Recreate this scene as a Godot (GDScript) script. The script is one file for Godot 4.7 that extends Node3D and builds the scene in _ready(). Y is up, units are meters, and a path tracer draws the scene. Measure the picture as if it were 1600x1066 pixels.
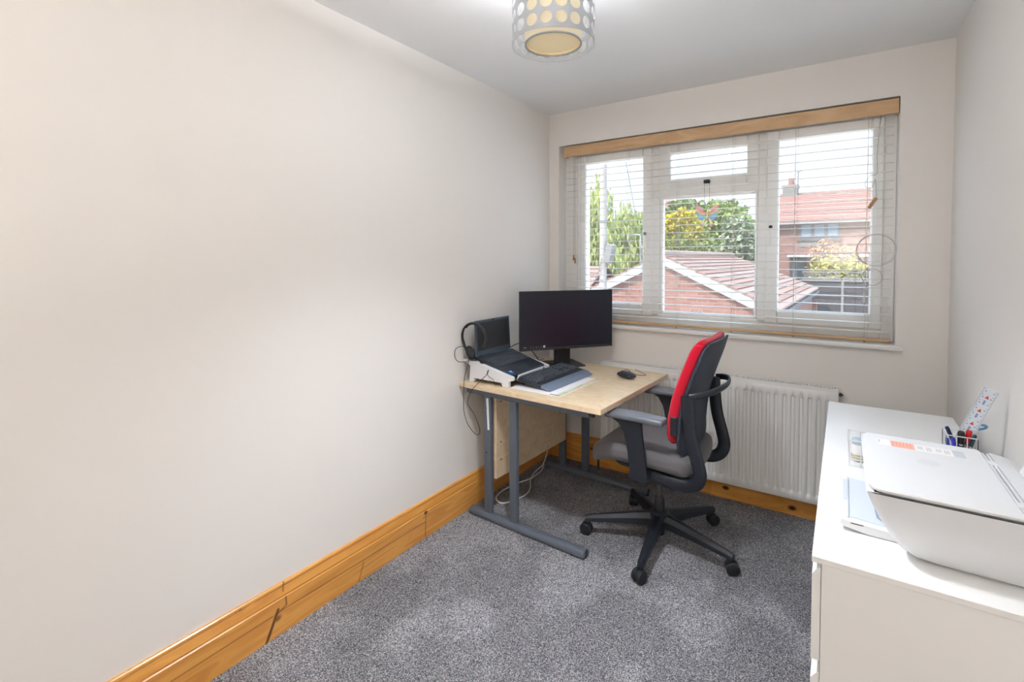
extends Node3D

# ---------------------------------------------------------------- helpers
var M := {}
const I := Transform3D.IDENTITY

# lamps: strength of the pendant (down, up), of the uplighter behind the camera, and their colour
const DOWN_ENERGY := 2.2
const UP_ENERGY := 1.7
const FLOOR_LAMP_ENERGY := 2.25
const DRUM_ENERGY := 0.006
const LAMP_COLOUR := Color(0.955, 0.975, 1.0)

func v3(a: float, b: float, c: float) -> Vector3:
	return Vector3(a, b, c)

func mk() -> SurfaceTool:
	var st := SurfaceTool.new()
	st.begin(Mesh.PRIMITIVE_TRIANGLES)
	st.set_smooth_group(-1)
	return st

func tri(st: SurfaceTool, a: Vector3, b: Vector3, c: Vector3, hint: Vector3) -> void:
	if (b - a).cross(c - a).dot(hint) > 0.0:
		st.add_vertex(a); st.add_vertex(c); st.add_vertex(b)
	else:
		st.add_vertex(a); st.add_vertex(b); st.add_vertex(c)

func quad(st: SurfaceTool, a: Vector3, b: Vector3, c: Vector3, d: Vector3, hint: Vector3) -> void:
	tri(st, a, b, c, hint)
	tri(st, a, c, d, hint)

# chamfered box: centre, size, chamfer, placed by t
func bx(st: SurfaceTool, c: Vector3, s: Vector3, b := 0.0, t := I) -> void:
	st.set_smooth_group(-1)
	var h := s * 0.5
	b = minf(b, minf(h.x, minf(h.y, h.z)) * 0.9)
	var bs := t.basis
	for ax in 3:
		var u := (ax + 1) % 3
		var w := (ax + 2) % 3
		for sg in [-1.0, 1.0]:
			var n := Vector3.ZERO
			n[ax] = sg
			var ps: Array[Vector3] = []
			for k in [[-1.0, -1.0], [1.0, -1.0], [1.0, 1.0], [-1.0, 1.0]]:
				var p := Vector3.ZERO
				p[ax] = sg * h[ax]
				p[u] = k[0] * (h[u] - b)
				p[w] = k[1] * (h[w] - b)
				ps.append(t * (c + p))
			quad(st, ps[0], ps[1], ps[2], ps[3], bs * n)
			if b > 0.0:
				for sw in [-1.0, 1.0]:
					var n2 := n
					n2[u] = sw
					var e: Array[Vector3] = []
					for k in [-1.0, 1.0]:
						var p := Vector3.ZERO
						p[ax] = sg * h[ax]; p[u] = sw * (h[u] - b); p[w] = k * (h[w] - b)
						var q := Vector3.ZERO
						q[ax] = sg * (h[ax] - b); q[u] = sw * h[u]; q[w] = k * (h[w] - b)
						e.append(t * (c + p)); e.append(t * (c + q))
					quad(st, e[0], e[1], e[3], e[2], bs * n2)
	if b > 0.0:
		for sx in [-1.0, 1.0]:
			for sy in [-1.0, 1.0]:
				for sz in [-1.0, 1.0]:
					tri(st, t * (c + v3(sx * h.x, sy * (h.y - b), sz * (h.z - b))), t * (c + v3(sx * (h.x - b), sy * h.y, sz * (h.z - b))), t * (c + v3(sx * (h.x - b), sy * (h.y - b), sz * h.z)), bs * v3(sx, sy, sz))

# box from lowest to highest corner
func box(st: SurfaceTool, lo: Vector3, hi: Vector3, b := 0.0, t := I) -> void:
	bx(st, (lo + hi) * 0.5, (hi - lo).abs(), b, t)

# polygon in the xy plane, pushed out along z between z0 and z1, with a chamfer
func prism(st: SurfaceTool, poly: PackedVector2Array, z0: float, z1: float, t := I, b := 0.0) -> void:
	st.set_smooth_group(-1)
	var n := poly.size()
	var area := 0.0
	for i in n:
		area += poly[i].cross(poly[(i + 1) % n])
	var p2 := poly.duplicate()
	if area < 0.0:
		p2.reverse()
	var inn := PackedVector2Array()
	for i in n:
		var d0 := (p2[i] - p2[(i + n - 1) % n]).normalized()
		var d1 := (p2[(i + 1) % n] - p2[i]).normalized()
		var m := Vector2(-d0.y - d1.y, d0.x + d1.x)
		inn.append(p2[i] + m.normalized() * b)
	var ix := Geometry2D.triangulate_polygon(inn)
	for k in range(0, ix.size(), 3):
		for e in [[z0, -1.0], [z1, 1.0]]:
			tri(st, t * v3(inn[ix[k]].x, inn[ix[k]].y, e[0]), t * v3(inn[ix[k + 1]].x, inn[ix[k + 1]].y, e[0]), t * v3(inn[ix[k + 2]].x, inn[ix[k + 2]].y, e[0]), t.basis * v3(0, 0, e[1]))
	for i in n:
		var a := p2[i]
		var c := p2[(i + 1) % n]
		var o := v3((c - a).y, -(c - a).x, 0)
		quad(st, t * v3(a.x, a.y, z0 + b), t * v3(c.x, c.y, z0 + b), t * v3(c.x, c.y, z1 - b), t * v3(a.x, a.y, z1 - b), t.basis * o)
		if b > 0.0:
			var ai := inn[i]
			var ci := inn[(i + 1) % n]
			quad(st, t * v3(a.x, a.y, z0 + b), t * v3(c.x, c.y, z0 + b), t * v3(ci.x, ci.y, z0), t * v3(ai.x, ai.y, z0), t.basis * (o.normalized() + v3(0, 0, -1)))
			quad(st, t * v3(a.x, a.y, z1 - b), t * v3(c.x, c.y, z1 - b), t * v3(ci.x, ci.y, z1), t * v3(ai.x, ai.y, z1), t.basis * (o.normalized() + v3(0, 0, 1)))

# profile of (radius, height) turned about y
func lathe(st: SurfaceTool, prof: PackedVector2Array, seg := 24, t := I) -> void:
	var g := 0
	for i in prof.size() - 1:
		if i > 0:
			var a := (prof[i] - prof[i - 1]).angle_to(prof[i + 1] - prof[i])
			if absf(a) > 0.6:
				g += 1
		st.set_smooth_group(g)
		var dd := prof[i + 1] - prof[i]
		for k in seg:
			var a0 := TAU * k / seg
			var a1 := TAU * (k + 1) / seg
			var am := (a0 + a1) * 0.5
			var hint := v3(dd.y * cos(am), -dd.x, dd.y * sin(am))
			var p := v3(prof[i].x * cos(a0), prof[i].y, prof[i].x * sin(a0))
			var q := v3(prof[i].x * cos(a1), prof[i].y, prof[i].x * sin(a1))
			var r := v3(prof[i + 1].x * cos(a1), prof[i + 1].y, prof[i + 1].x * sin(a1))
			var s := v3(prof[i + 1].x * cos(a0), prof[i + 1].y, prof[i + 1].x * sin(a0))
			if prof[i].x > 1e-6:
				tri(st, t * p, t * q, t * r, t.basis * hint)
			if prof[i + 1].x > 1e-6:
				tri(st, t * p, t * r, t * s, t.basis * hint)
	st.set_smooth_group(-1)

# round (or flattened) tube along a path; ry and rx half-thicknesses, up fixes the flat side
func tube(st: SurfaceTool, pts: Array, r: float, sides := 8, closed := false, r2 := -1.0, up := Vector3.UP, taper: Array = []) -> void:
	if r2 < 0.0:
		r2 = r
	var n := pts.size()
	var rings := []
	var side := Vector3.ZERO
	for i in n:
		var a: Vector3 = pts[(i + n - 1) % n] if closed else pts[maxi(i - 1, 0)]
		var b: Vector3 = pts[(i + 1) % n] if closed else pts[mini(i + 1, n - 1)]
		var d := (b - a).normalized()
		if i == 0 or r2 != r:
			var u := up if absf(d.dot(up)) < 0.97 else (Vector3.RIGHT if absf(d.x) < 0.9 else Vector3.BACK)
			if side == Vector3.ZERO or absf(d.dot(up)) < 0.97:
				side = d.cross(u).normalized()
		side = (side - d * side.dot(d)).normalized()
		var nrm := side.cross(d).normalized()
		var ring: Array[Vector3] = []
		var k: float = taper[i] if taper.size() else 1.0
		for j in sides:
			var th := TAU * j / sides
			ring.append(pts[i] + side * cos(th) * r * k + nrm * sin(th) * r2 * k)
		rings.append(ring)
	st.set_smooth_group(0)
	for i in (n if closed else n - 1):
		var ra: Array = rings[i]
		var rb: Array = rings[(i + 1) % n]
		var ca: Vector3 = pts[i]
		for j in sides:
			var j2 := (j + 1) % sides
			var hint: Vector3 = (ra[j] + ra[j2]) * 0.5 - ca
			quad(st, ra[j], ra[j2], rb[j2], rb[j], hint)
	st.set_smooth_group(1)
	if not closed:
		for e in [[0, 1], [n - 1, n - 2]]:
			var ring: Array = rings[e[0]]
			var c: Vector3 = pts[e[0]]
			for j in sides:
				tri(st, c, ring[j], ring[(j + 1) % sides], c - pts[e[1]])
	st.set_smooth_group(-1)

func spline(p: Array, per := 8, closed := false) -> Array:
	var out := []
	var n := p.size()
	for i in (n if closed else n - 1):
		var a: Vector3 = p[(i + n - 1) % n] if closed else p[maxi(i - 1, 0)]
		var b: Vector3 = p[i]
		var c: Vector3 = p[(i + 1) % n]
		var d: Vector3 = p[(i + 2) % n] if closed else p[mini(i + 2, n - 1)]
		for k in per:
			out.append(b.cubic_interpolate(c, a, d, float(k) / per))
	if not closed:
		out.append(p[n - 1])
	return out

# soft box with corner radius r, optional deform(p) -> p
func soft(st: SurfaceTool, c: Vector3, s: Vector3, r: float, inner := 6, deform = null, t := I) -> void:
	st.set_smooth_group(0)
	var h := s * 0.5
	r = minf(r, minf(h.x, minf(h.y, h.z)) * 0.99)
	var ls := []
	for ax in 3:
		var l := []
		for k in [0.0, 0.35, 0.7]:
			l.append(-h[ax] + r * k)
		for k in inner + 1:
			l.append(lerpf(-h[ax] + r, h[ax] - r, float(k) / inner))
		for k in [0.7, 0.35, 0.0]:
			l.append(h[ax] - r * k)
		ls.append(l)
	for ax in 3:
		var u := (ax + 1) % 3
		var w := (ax + 2) % 3
		var lu: Array = ls[u]
		var lw: Array = ls[w]
		for sg in [-1.0, 1.0]:
			var g := []
			for i in lu.size():
				var row := []
				for j in lw.size():
					var p := Vector3.ZERO
					p[ax] = sg * h[ax]; p[u] = lu[i]; p[w] = lw[j]
					var q := p.clamp(-(h - Vector3.ONE * r), h - Vector3.ONE * r)
					p = q + (p - q).normalized() * r
					p = p.snapped(Vector3.ONE * 1e-5)
					if deform != null:
						p = deform.call(p)
					row.append(t * (c + p))
				g.append(row)
			var n := Vector3.ZERO
			n[ax] = sg
			for i in lu.size() - 1:
				for j in lw.size() - 1:
					var a: Vector3 = g[i][j]; var b: Vector3 = g[i + 1][j]; var d: Vector3 = g[i + 1][j + 1]; var e: Vector3 = g[i][j + 1]
					if sg > 0:
						st.add_vertex(a); st.add_vertex(d); st.add_vertex(b); st.add_vertex(a); st.add_vertex(e); st.add_vertex(d)
					else:
						st.add_vertex(a); st.add_vertex(b); st.add_vertex(d); st.add_vertex(a); st.add_vertex(d); st.add_vertex(e)
	st.set_smooth_group(-1)

func ell(st: SurfaceTool, c: Vector3, s: Vector3, seg := 16, rows := 10, t := I) -> void:
	var pr := PackedVector2Array()
	for i in rows + 1:
		var a := -PI / 2 + PI * i / rows
		pr.append(Vector2(cos(a), sin(a)) if i > 0 and i < rows else Vector2(0, sin(a)))
	lathe(st, pr, seg, t * Transform3D(Basis.from_scale(s), c))

func done(st: SurfaceTool, m: Material) -> ArrayMesh:
	st.generate_normals()
	var a := st.commit()
	a.surface_set_material(0, m)
	return a

func part(parent: Node, called: String, what, m: Material = null, at := Vector3.ZERO) -> MeshInstance3D:
	var o := MeshInstance3D.new()
	o.name = called
	o.mesh = done(what, m) if what is SurfaceTool else what
	o.position = at
	parent.add_child(o, true)
	return o

func meta(o: Node, label: String, category: String, group := "", kind := "") -> void:
	if label: o.set_meta("label", label)
	if category: o.set_meta("category", category)
	if group: o.set_meta("group", group)
	if kind: o.set_meta("kind", kind)

func numbered(called: String) -> String:
	if not has_node(NodePath(called)):
		return called
	var k := 1
	while has_node(NodePath("%s_%03d" % [called, k])):
		k += 1
	return "%s_%03d" % [called, k]

func thing(called: String, label: String, category: String, at := Vector3.ZERO, turn := 0.0, group := "", kind := "") -> Node3D:
	var o := Node3D.new()
	o.name = numbered(called)
	add_child(o)
	o.position = at
	o.rotation.y = turn
	meta(o, label, category, group, kind)
	return o

func solo(called: String, st: SurfaceTool, m: Material, label: String, category: String, group := "", kind := "") -> MeshInstance3D:
	var o := MeshInstance3D.new()
	o.name = numbered(called)
	o.mesh = done(st, m)
	add_child(o)
	meta(o, label, category, group, kind)
	return o

func c8(r: int, g: int, b: int) -> Color:
	return Color(r / 255.0, g / 255.0, b / 255.0)

func mat(key: String, col: Color, rough := 0.6, metal := 0.0, spec := 0.5) -> StandardMaterial3D:
	var m := StandardMaterial3D.new()
	m.resource_name = key
	m.albedo_color = col
	m.roughness = rough
	m.metallic = metal
	m.metallic_specular = spec
	M[key] = m
	return m

func tri_uv(m: StandardMaterial3D, per_metre: Vector3, world := false) -> void:
	m.uv1_triplanar = true
	m.uv1_world_triplanar = world
	m.uv1_scale = per_metre
	m.uv1_triplanar_sharpness = 8.0

func tex(im: Image) -> ImageTexture:
	return ImageTexture.create_from_image(im)

func noise(sd: int, freq: float, oct := 3) -> FastNoiseLite:
	var n := FastNoiseLite.new()
	n.seed = sd
	n.noise_type = FastNoiseLite.TYPE_SIMPLEX_SMOOTH
	n.frequency = freq
	n.fractal_octaves = oct
	return n

# grain runs along the width of the image; knots: [u, v, radius in pixels, darkness]; streaks: [u0, v0, u1, v1, half width]
func wood(w: int, h: int, light: Color, dark: Color, along: float, across: float, strength: float, sd: int, knots: Array = [], streaks: Array = [], asp := 1.0) -> Image:
	var im := Image.create(w, h, false, Image.FORMAT_RGB8)
	var na := noise(sd, 1.0, 4)
	var nb := noise(sd + 7, 1.0, 2)
	for y in h:
		for x in w:
			var fx := x * along
			var fy := y * across
			var bend := nb.get_noise_2d(fx * 0.6, fy * 0.25) * 3.0
			var dk := 0.0
			for k in knots:
				var dx: float = (x - k[0] * w) * asp
				var dy: float = y - k[1] * h
				var d: float = sqrt(dx * dx * 0.45 + dy * dy) / k[2]
				bend += 1.6 * exp(-d * d * 0.22)
				dk = maxf(dk, k[3] * clampf(1.35 - d, 0.0, 1.0))
			for s in streaks:
				var p := Vector2(x * asp, y)
				var q := Geometry2D.get_closest_point_to_segment(p, Vector2(s[0] * w * asp, s[1] * h), Vector2(s[2] * w * asp, s[3] * h))
				dk = maxf(dk, clampf(1.3 - p.distance_to(q) / s[4], 0.0, 1.0) * s[5])
			var g := na.get_noise_2d(fx, fy + bend)
			var f := 0.5 + 0.5 * sin((fy + bend + g * 0.8) * 2.2)
			f = clampf((f * 0.55 + g * 0.6 + 0.25) * strength, 0.0, 1.0)
			var c := light.lerp(dark, f)
			c = c.lerp(Color(0.20, 0.07, 0.02), dk)
			im.set_pixel(x, y, c)
	return im

func _ready() -> void:
	seed(7)
	# ------------------------------------------------------------ camera, sky, sun, exposure
	var cam := Camera3D.new()
	cam.name = "camera"
	cam.projection = Camera3D.PROJECTION_FRUSTUM
	cam.near = 0.05
	cam.far = 300.0
	cam.size = 2.0 * 0.05 * (533.0 / 765.03)
	cam.frustum_offset = Vector2(-5.29 / 765.03, -101.56 / 765.03) * 0.05
	cam.transform = Transform3D(Basis.from_euler(v3(deg_to_rad(-1.9149), deg_to_rad(33.8832), deg_to_rad(-0.1779))), v3(1.735, 1.3876, 3.0182))
	add_child(cam)
	cam.current = true
	var env := Environment.new()
	env.background_mode = Environment.BG_SKY
	var sky := Sky.new()
	var sm := ProceduralSkyMaterial.new()
	sm.sky_top_color = c8(166, 198, 231)
	sm.sky_horizon_color = c8(83, 84, 85)
	sm.sky_curve = 0.9
	sm.sky_energy_multiplier = 2.4
	sm.ground_bottom_color = c8(150, 148, 142)
	sm.ground_horizon_color = c8(190, 190, 188)
	sm.ground_energy_multiplier = 0.9
	sky.sky_material = sm
	env.sky = sky
	env.tonemap_mode = Environment.TONE_MAPPER_LINEAR
	env.tonemap_exposure = 1.47
	env.sdfgi_enabled = true
	env.ssao_enabled = true
	env.ssil_enabled = true
	var we := WorldEnvironment.new()
	we.name = "world_environment"
	we.environment = env
	add_child(we)
	var sun := DirectionalLight3D.new()
	sun.name = "sun"
	sun.rotation = v3(deg_to_rad(-52), deg_to_rad(-32), 0)
	sun.light_energy = 2.0
	sun.light_color = c8(255, 246, 232)
	sun.light_angular_distance = 2.0
	sun.shadow_enabled = true
	sun.sky_mode = DirectionalLight3D.SKY_MODE_LIGHT_ONLY
	add_child(sun)

	materials()
	room()
	window_and_blind()
	desk()
	desk_things()
	office_chair()
	radiator()
	dresser_and_things()
	pendant()
	uplighter()
	outside()

# ---------------------------------------------------------------- materials
func materials() -> void:
	var wl := mat("wall_paint", c8(245, 240, 235), 0.85, 0.0, 0.3)
	var bump := noise(3, 0.02, 4).get_seamless_image(512, 512)
	wl.heightmap_enabled = true
	wl.heightmap_texture = tex(bump)
	wl.heightmap_scale = 0.012
	tri_uv(wl, Vector3.ONE * 2.2)
	mat("ceiling_paint", c8(250, 250, 250), 0.9, 0.0, 0.3)
	# carpet: speckled cut pile
	var rng := RandomNumberGenerator.new()
	rng.seed = 11
	var n := 512
	var val := PackedFloat32Array()
	val.resize(n * n)
	for i in n * n:
		val[i] = rng.randf()
	var im := Image.create(n, n, false, Image.FORMAT_RGB8)
	var hm := Image.create(n, n, false, Image.FORMAT_L8)
	for y in n:
		for x in n:
			var s := 0.0
			for k in [[0, 0, 0.34], [1, 0, 0.165], [n - 1, 0, 0.165], [0, 1, 0.165], [0, n - 1, 0.165]]:
				s += val[((y + k[1]) % n) * n + (x + k[0]) % n] * k[2]
			var f := clampf((s - 0.5) * 2.9 + 0.5, 0.0, 1.0)
			var c := c8(84, 85, 92).lerp(c8(196, 195, 197), f)
			if f > 0.8:
				c = c.lerp(c8(222, 218, 215), (f - 0.8) * 2.5)
			im.set_pixel(x, y, c)
			hm.set_pixel(x, y, Color(f, f, f))
	var cp := mat("carpet_pile", Color.WHITE, 1.0, 0.0, 0.1)
	cp.albedo_texture = tex(im)
	cp.heightmap_enabled = true
	cp.heightmap_texture = tex(hm)
	cp.heightmap_scale = 0.25
	tri_uv(cp, Vector3.ONE / 0.62)
	var patch := noise(21, 0.012, 4).get_seamless_image(256, 256)
	var pim := Image.create(256, 256, false, Image.FORMAT_RGB8)
	for y in 256:
		for x in 256:
			var f := patch.get_pixel(x, y).r
			var g := lerpf(0.86, 1.0, smoothstep(0.3, 0.7, f))
			pim.set_pixel(x, y, Color(g, g, g))
	cp.detail_enabled = true
	cp.detail_blend_mode = BaseMaterial3D.BLEND_MODE_MUL
	cp.detail_albedo = tex(pim)
	cp.detail_uv_layer = BaseMaterial3D.DETAIL_UV_2
	cp.uv2_triplanar = true
	cp.uv2_scale = Vector3.ONE / 1.7
	# pine skirting: one long picture per board
	var pl := c8(236, 172, 88)
	var pd := c8(198, 124, 50)
	var lk := [[0.565, 0.66, 7.0, 0.55], [0.3515, 0.35, 5.0, 0.9], [0.60, 0.10, 3.0, 0.3], [0.20, 0.5, 4.0, 0.5], [0.83, 0.6, 5.0, 0.6]]
	var ls := [[0.564, 0.5, 0.5765, 0.99, 4.0, 0.75], [0.5555, 0.34, 0.555, 0.50, 2.2, 0.5], [0.555, 0.50, 0.564, 0.56, 2.2, 0.5], [0.457, 0.62, 0.4645, 0.98, 1.8, 0.4], [0.351, 0.36, 0.353, 0.95, 1.6, 0.5], [0.352, 0.58, 0.565, 0.55, 1.1, 0.6], [0.57, 0.56, 0.72, 0.60, 1.1, 0.55], [0.556, 0.03, 0.5575, 0.20, 2.0, 0.5]]
	var pm := mat("pine_long", Color.WHITE, 0.28, 0.0, 0.5)
	pm.albedo_texture = tex(wood(2048, 128, pl, pd, 0.004, 0.075, 0.5, 5, lk, ls, 1.15))
	pm.clearcoat_enabled = true
	pm.clearcoat = 0.35
	pm.clearcoat_roughness = 0.2
	var bk := [[0.548, 0.68, 5.5, 1.0], [0.705, 0.80, 6.0, 1.0], [0.158, 0.44, 4.0, 0.7], [0.86, 0.5, 5.0, 0.8], [0.36, 0.72, 4.0, 0.7]]
	var pb := mat("pine_short", Color.WHITE, 0.28, 0.0, 0.5)
	pb.albedo_texture = tex(wood(1024, 96, pl, pd, 0.006, 0.10, 0.55, 9, bk, [], 1.0))
	pb.clearcoat_enabled = true
	pb.clearcoat = 0.35
	pb.clearcoat_roughness = 0.2
	var mp := mat("maple", Color.WHITE, 0.32, 0.0, 0.5)
	mp.albedo_texture = tex(wood(1024, 512, c8(232, 211, 180), c8(212, 184, 146), 0.007, 0.05, 0.62, 31))
	tri_uv(mp, v3(1.0 / 0.9, 1.0 / 0.9, 1.0 / 0.9))
	var ow := mat("blind_wood", Color.WHITE, 0.45)
	ow.albedo_texture = tex(wood(1024, 128, c8(216, 180, 138), c8(196, 156, 114), 0.006, 0.16, 0.8, 41))
	tri_uv(ow, v3(0.55, 1.5, 1.5))
	mat("white_frame", c8(248, 245, 241), 0.35)
	mat("white_gloss", c8(242, 241, 238), 0.25)
	mat("slat_white", c8(234, 229, 221), 0.45)
	var gl := mat("glass", Color(1, 1, 1, 0.04), 0.0)
	gl.transparency = BaseMaterial3D.TRANSPARENCY_ALPHA
	mat("cord", c8(214, 205, 192), 0.9)
	mat("cord_grey", c8(120, 115, 112), 0.8)
	mat("dark_metal", c8(60, 58, 60), 0.35, 0.7)
	mat("steel", c8(190, 190, 190), 0.25, 1.0)
	mat("brass", c8(176, 134, 84), 0.5)
	mat("desk_grey", c8(88, 95, 106), 0.45)
	mat("black_plastic", c8(34, 38, 45), 0.42)
	mat("black_soft", c8(26, 27, 30), 0.75)
	mat("chair_black", c8(25, 31, 40), 0.45)
	var sg := mat("castor_rubber", c8(34, 36, 41), 0.5)
	sg.metallic_specular = 0.4
	var bs := mat("back_mesh", Color.WHITE, 0.6)
	var bi := Image.create(64, 64, false, Image.FORMAT_RGB8)
	for y in 64:
		for x in 64:
			var f := 0.5 + 0.5 * sin(x * TAU / 8.0 + 1.4 * sin(y * TAU / 32.0))
			bi.set_pixel(x, y, c8(30, 38, 50).lerp(c8(56, 68, 84), f))
	bs.albedo_texture = tex(bi)
	tri_uv(bs, Vector3.ONE * 10.0)
	var rf := mat("red_fabric", Color.WHITE, 0.95, 0.0, 0.2)
	rf.albedo_texture = tex(weave(c8(176, 16, 40), c8(206, 26, 52)))
	tri_uv(rf, Vector3.ONE * 12.0)
	rf.rim_enabled = true
	rf.rim = 0.5
	rf.rim_tint = 0.8
	var gf := mat("grey_fabric", Color.WHITE, 0.95, 0.0, 0.2)
	gf.albedo_texture = tex(weave(c8(84, 82, 85), c8(122, 118, 120)))
	tri_uv(gf, Vector3.ONE * 12.0)
	gf.rim_enabled = true
	gf.rim = 0.4
	mat("radiator_enamel", c8(244, 243, 240), 0.3)
	mat("dresser_white", c8(248, 248, 247), 0.38)
	mat("printer_white", c8(232, 234, 237), 0.42)
	mat("printer_grey", c8(206, 212, 220), 0.45)
	mat("screen_black", c8(20, 24, 38), 0.3, 0.0, 0.5)
	mat("laptop_grey", c8(74, 86, 98), 0.4, 0.3)
	mat("key_black", c8(52, 58, 66), 0.4)
	mat("laptop_deck", c8(44, 50, 58), 0.35, 0.2)
	mat("keyboard_rest", c8(104, 116, 134), 0.4)
	mat("riser_white", c8(222, 222, 224), 0.5)
	mat("mark_white", c8(225, 228, 232), 0.6)
	mat("mark_blue", c8(40, 110, 190), 0.5)
	mat("mark_red", c8(200, 40, 36), 0.5)
	mat("paper_white", c8(246, 244, 244), 0.8)
	mat("cable_white", c8(230, 228, 226), 0.5)
	mat("cable_black", c8(24, 25, 28), 0.55)
	mat("shade_metal", c8(180, 182, 186), 0.4, 0.3)
	var sf := mat("shade_fabric", c8(240, 226, 196), 0.9)
	sf.emission_enabled = true
	sf.emission = c8(255, 232, 184)
	sf.emission_energy_multiplier = 0.04
	var df := mat("shade_diffuser", c8(240, 226, 190), 0.7)
	df.emission_enabled = true
	df.emission = c8(255, 226, 170)
	df.emission_energy_multiplier = 0.12

func weave(a: Color, b: Color) -> Image:
	var im := Image.create(64, 64, false, Image.FORMAT_RGB8)
	var r := RandomNumberGenerator.new()
	r.seed = 5
	for y in 64:
		for x in 64:
			var f := 0.5 + 0.25 * sin(x * TAU / 4.0) + 0.25 * sin(y * TAU / 4.0 + (x / 4) * PI)
			im.set_pixel(x, y, a.lerp(b, clampf(f + r.randf() * 0.4 - 0.2, 0, 1)))
	return im

# ---------------------------------------------------------------- room
const W := 2.145
const L := 4.7
const H := 2.4

func room() -> void:
	var st := mk()
	box(st, v3(-0.1, -0.2, -0.28), v3(W + 0.1, 0, L + 0.1))
	solo("floor", st, M.carpet_pile, "grey speckled carpet covering the whole floor", "floor", "", "structure")
	st = mk()
	box(st, v3(-0.1, H, -0.28), v3(W + 0.1, H + 0.15, L + 0.1))
	solo("ceiling", st, M.ceiling_paint, "plain white ceiling with the pendant shade under it", "ceiling", "", "structure")
	st = mk()
	box(st, v3(-0.1, 0, -0.28), v3(0, H, L + 0.1))
	solo("wall_left", st, M.wall_paint, "long bare cream wall that the desk end touches", "wall", "", "structure")
	st = mk()
	box(st, v3(W, 0, -0.28), v3(W + 0.1, H, L + 0.1))
	solo("wall_right", st, M.wall_paint, "bare cream wall behind the white chest of drawers", "wall", "", "structure")
	st = mk()
	box(st, v3(0, 0, L), v3(W, H, L + 0.1))
	solo("wall_back", st, M.wall_paint, "cream wall opposite the window", "wall", "", "structure")
	st = mk()
	box(st, v3(0, 0, -0.28), v3(0.075, H, 0))
	box(st, v3(1.948, 0, -0.28), v3(W, H, 0))
	box(st, v3(0.075, 0, -0.28), v3(1.948, 0.935, 0))
	box(st, v3(0.075, 2.172, -0.28), v3(1.948, H, 0))
	solo("wall_front", st, M.wall_paint, "cream wall that holds the window above the radiator", "wall", "", "structure")
	# skirting profile: (out of the wall, height)
	var pr := PackedVector2Array([Vector2(0.0, 0.183), Vector2(0.007, 0.183), Vector2(0.0105, 0.180), Vector2(0.0115, 0.174), Vector2(0.0100, 0.168), Vector2(0.0112, 0.165), Vector2(0.0130, 0.158), Vector2(0.0165, 0.146), Vector2(0.0180, 0.139), Vector2(0.0160, 0.136), Vector2(0.0160, 0.133), Vector2(0.0200, 0.130), Vector2(0.0200, 0.0)])
	skirting("baseboard_left", pr, v3(0, 0, 3.62), v3(0, 0, -1), v3(1, 0, 0), 3.62, M.pine_long, "long varnished pine skirting board with dark knots under the bare wall", true)
	skirting("baseboard_left", pr, v3(0, 0, L), v3(0, 0, -1), v3(1, 0, 0), L - 3.621, M.pine_short, "short pine skirting length at the far end of the bare wall")
	skirting("baseboard_front", pr, v3(0.0, 0, 0), v3(1, 0, 0), v3(0, 0, 1), 1.1005, M.pine_short, "pine skirting length beneath the radiator, from the left corner to the joint")
	skirting("baseboard_front", pr, v3(1.1025, 0, 0), v3(1, 0, 0), v3(0, 0, 1), W - 1.1025, M.pine_short, "knotty pine skirting length beneath the radiator, from the joint to the right corner", false, 0.51)
	skirting("baseboard_right", pr, v3(W, 0, 0.02), v3(0, 0, 1), v3(-1, 0, 0), L - 0.02, M.pine_long, "pine skirting board behind the white chest of drawers")
	skirting("baseboard_back", pr, v3(0.02, 0, L), v3(1, 0, 0), v3(0, 0, -1), W - 0.04, M.pine_short, "pine skirting board on the wall opposite the window")

func skirting(called: String, pr: PackedVector2Array, at: Vector3, along: Vector3, out: Vector3, length: float, m: Material, label: String, back := false, u_from := 0.0) -> void:
	var st := mk()
	var acc := 0.0
	var tot := 0.0
	for i in pr.size() - 1:
		tot += pr[i].distance_to(pr[i + 1])
	var u1 := u_from + length / W if m == M.pine_short else 1.0
	for i in pr.size() - 1:
		var d := pr[i + 1] - pr[i]
		var v0 := acc / tot
		acc += d.length()
		var vv := acc / tot
		var a := at + out * pr[i].x + Vector3.UP * pr[i].y
		var b := at + out * pr[i + 1].x + Vector3.UP * pr[i + 1].y
		var hint := out * -d.y + Vector3.UP * d.x
		var ps := [a, b, b + along * length, a + along * length]
		var ua := 1.0 if back else u_from
		var ub := 0.0 if back else u1
		var uv := [Vector2(ua, v0), Vector2(ua, vv), Vector2(ub, vv), Vector2(ub, v0)]
		var order := [0, 1, 2, 0, 2, 3]
		if (b - a).cross(along).dot(hint) > 0.0:
			order = [0, 2, 1, 0, 3, 2]
		for k in order:
			st.set_uv(uv[k])
			st.add_vertex(ps[k])
	for e in [0.0, length]:
		var p: Vector3 = at + along * e
		for i in range(1, pr.size() - 1):
			st.set_uv(Vector2(0.01, 0.5))
			tri(st, p, p + out * pr[i].x + Vector3.UP * pr[i].y, p + out * pr[i + 1].x + Vector3.UP * pr[i + 1].y, along * (-1.0 if e == 0.0 else 1.0))
	solo(called, st, m, label, "skirting board", "", "structure")

# ---------------------------------------------------------------- window
# a rectangular ring of four bars in the plane of the window, as one mesh
func ring_bars(st: SurfaceTool, x0: float, x1: float, y0: float, y1: float, wl: float, wr: float, wb: float, wt: float, z0: float, z1: float, b := 0.004) -> void:
	box(st, v3(x0, y0, z0), v3(x0 + wl, y1, z1), b)
	box(st, v3(x1 - wr, y0, z0), v3(x1, y1, z1), b)
	box(st, v3(x0 + wl - 0.001, y0, z0), v3(x1 - wr + 0.001, y0 + wb, z1), b)
	box(st, v3(x0 + wl - 0.001, y1 - wt, z0), v3(x1 - wr + 0.001, y1, z1), b)

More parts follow.
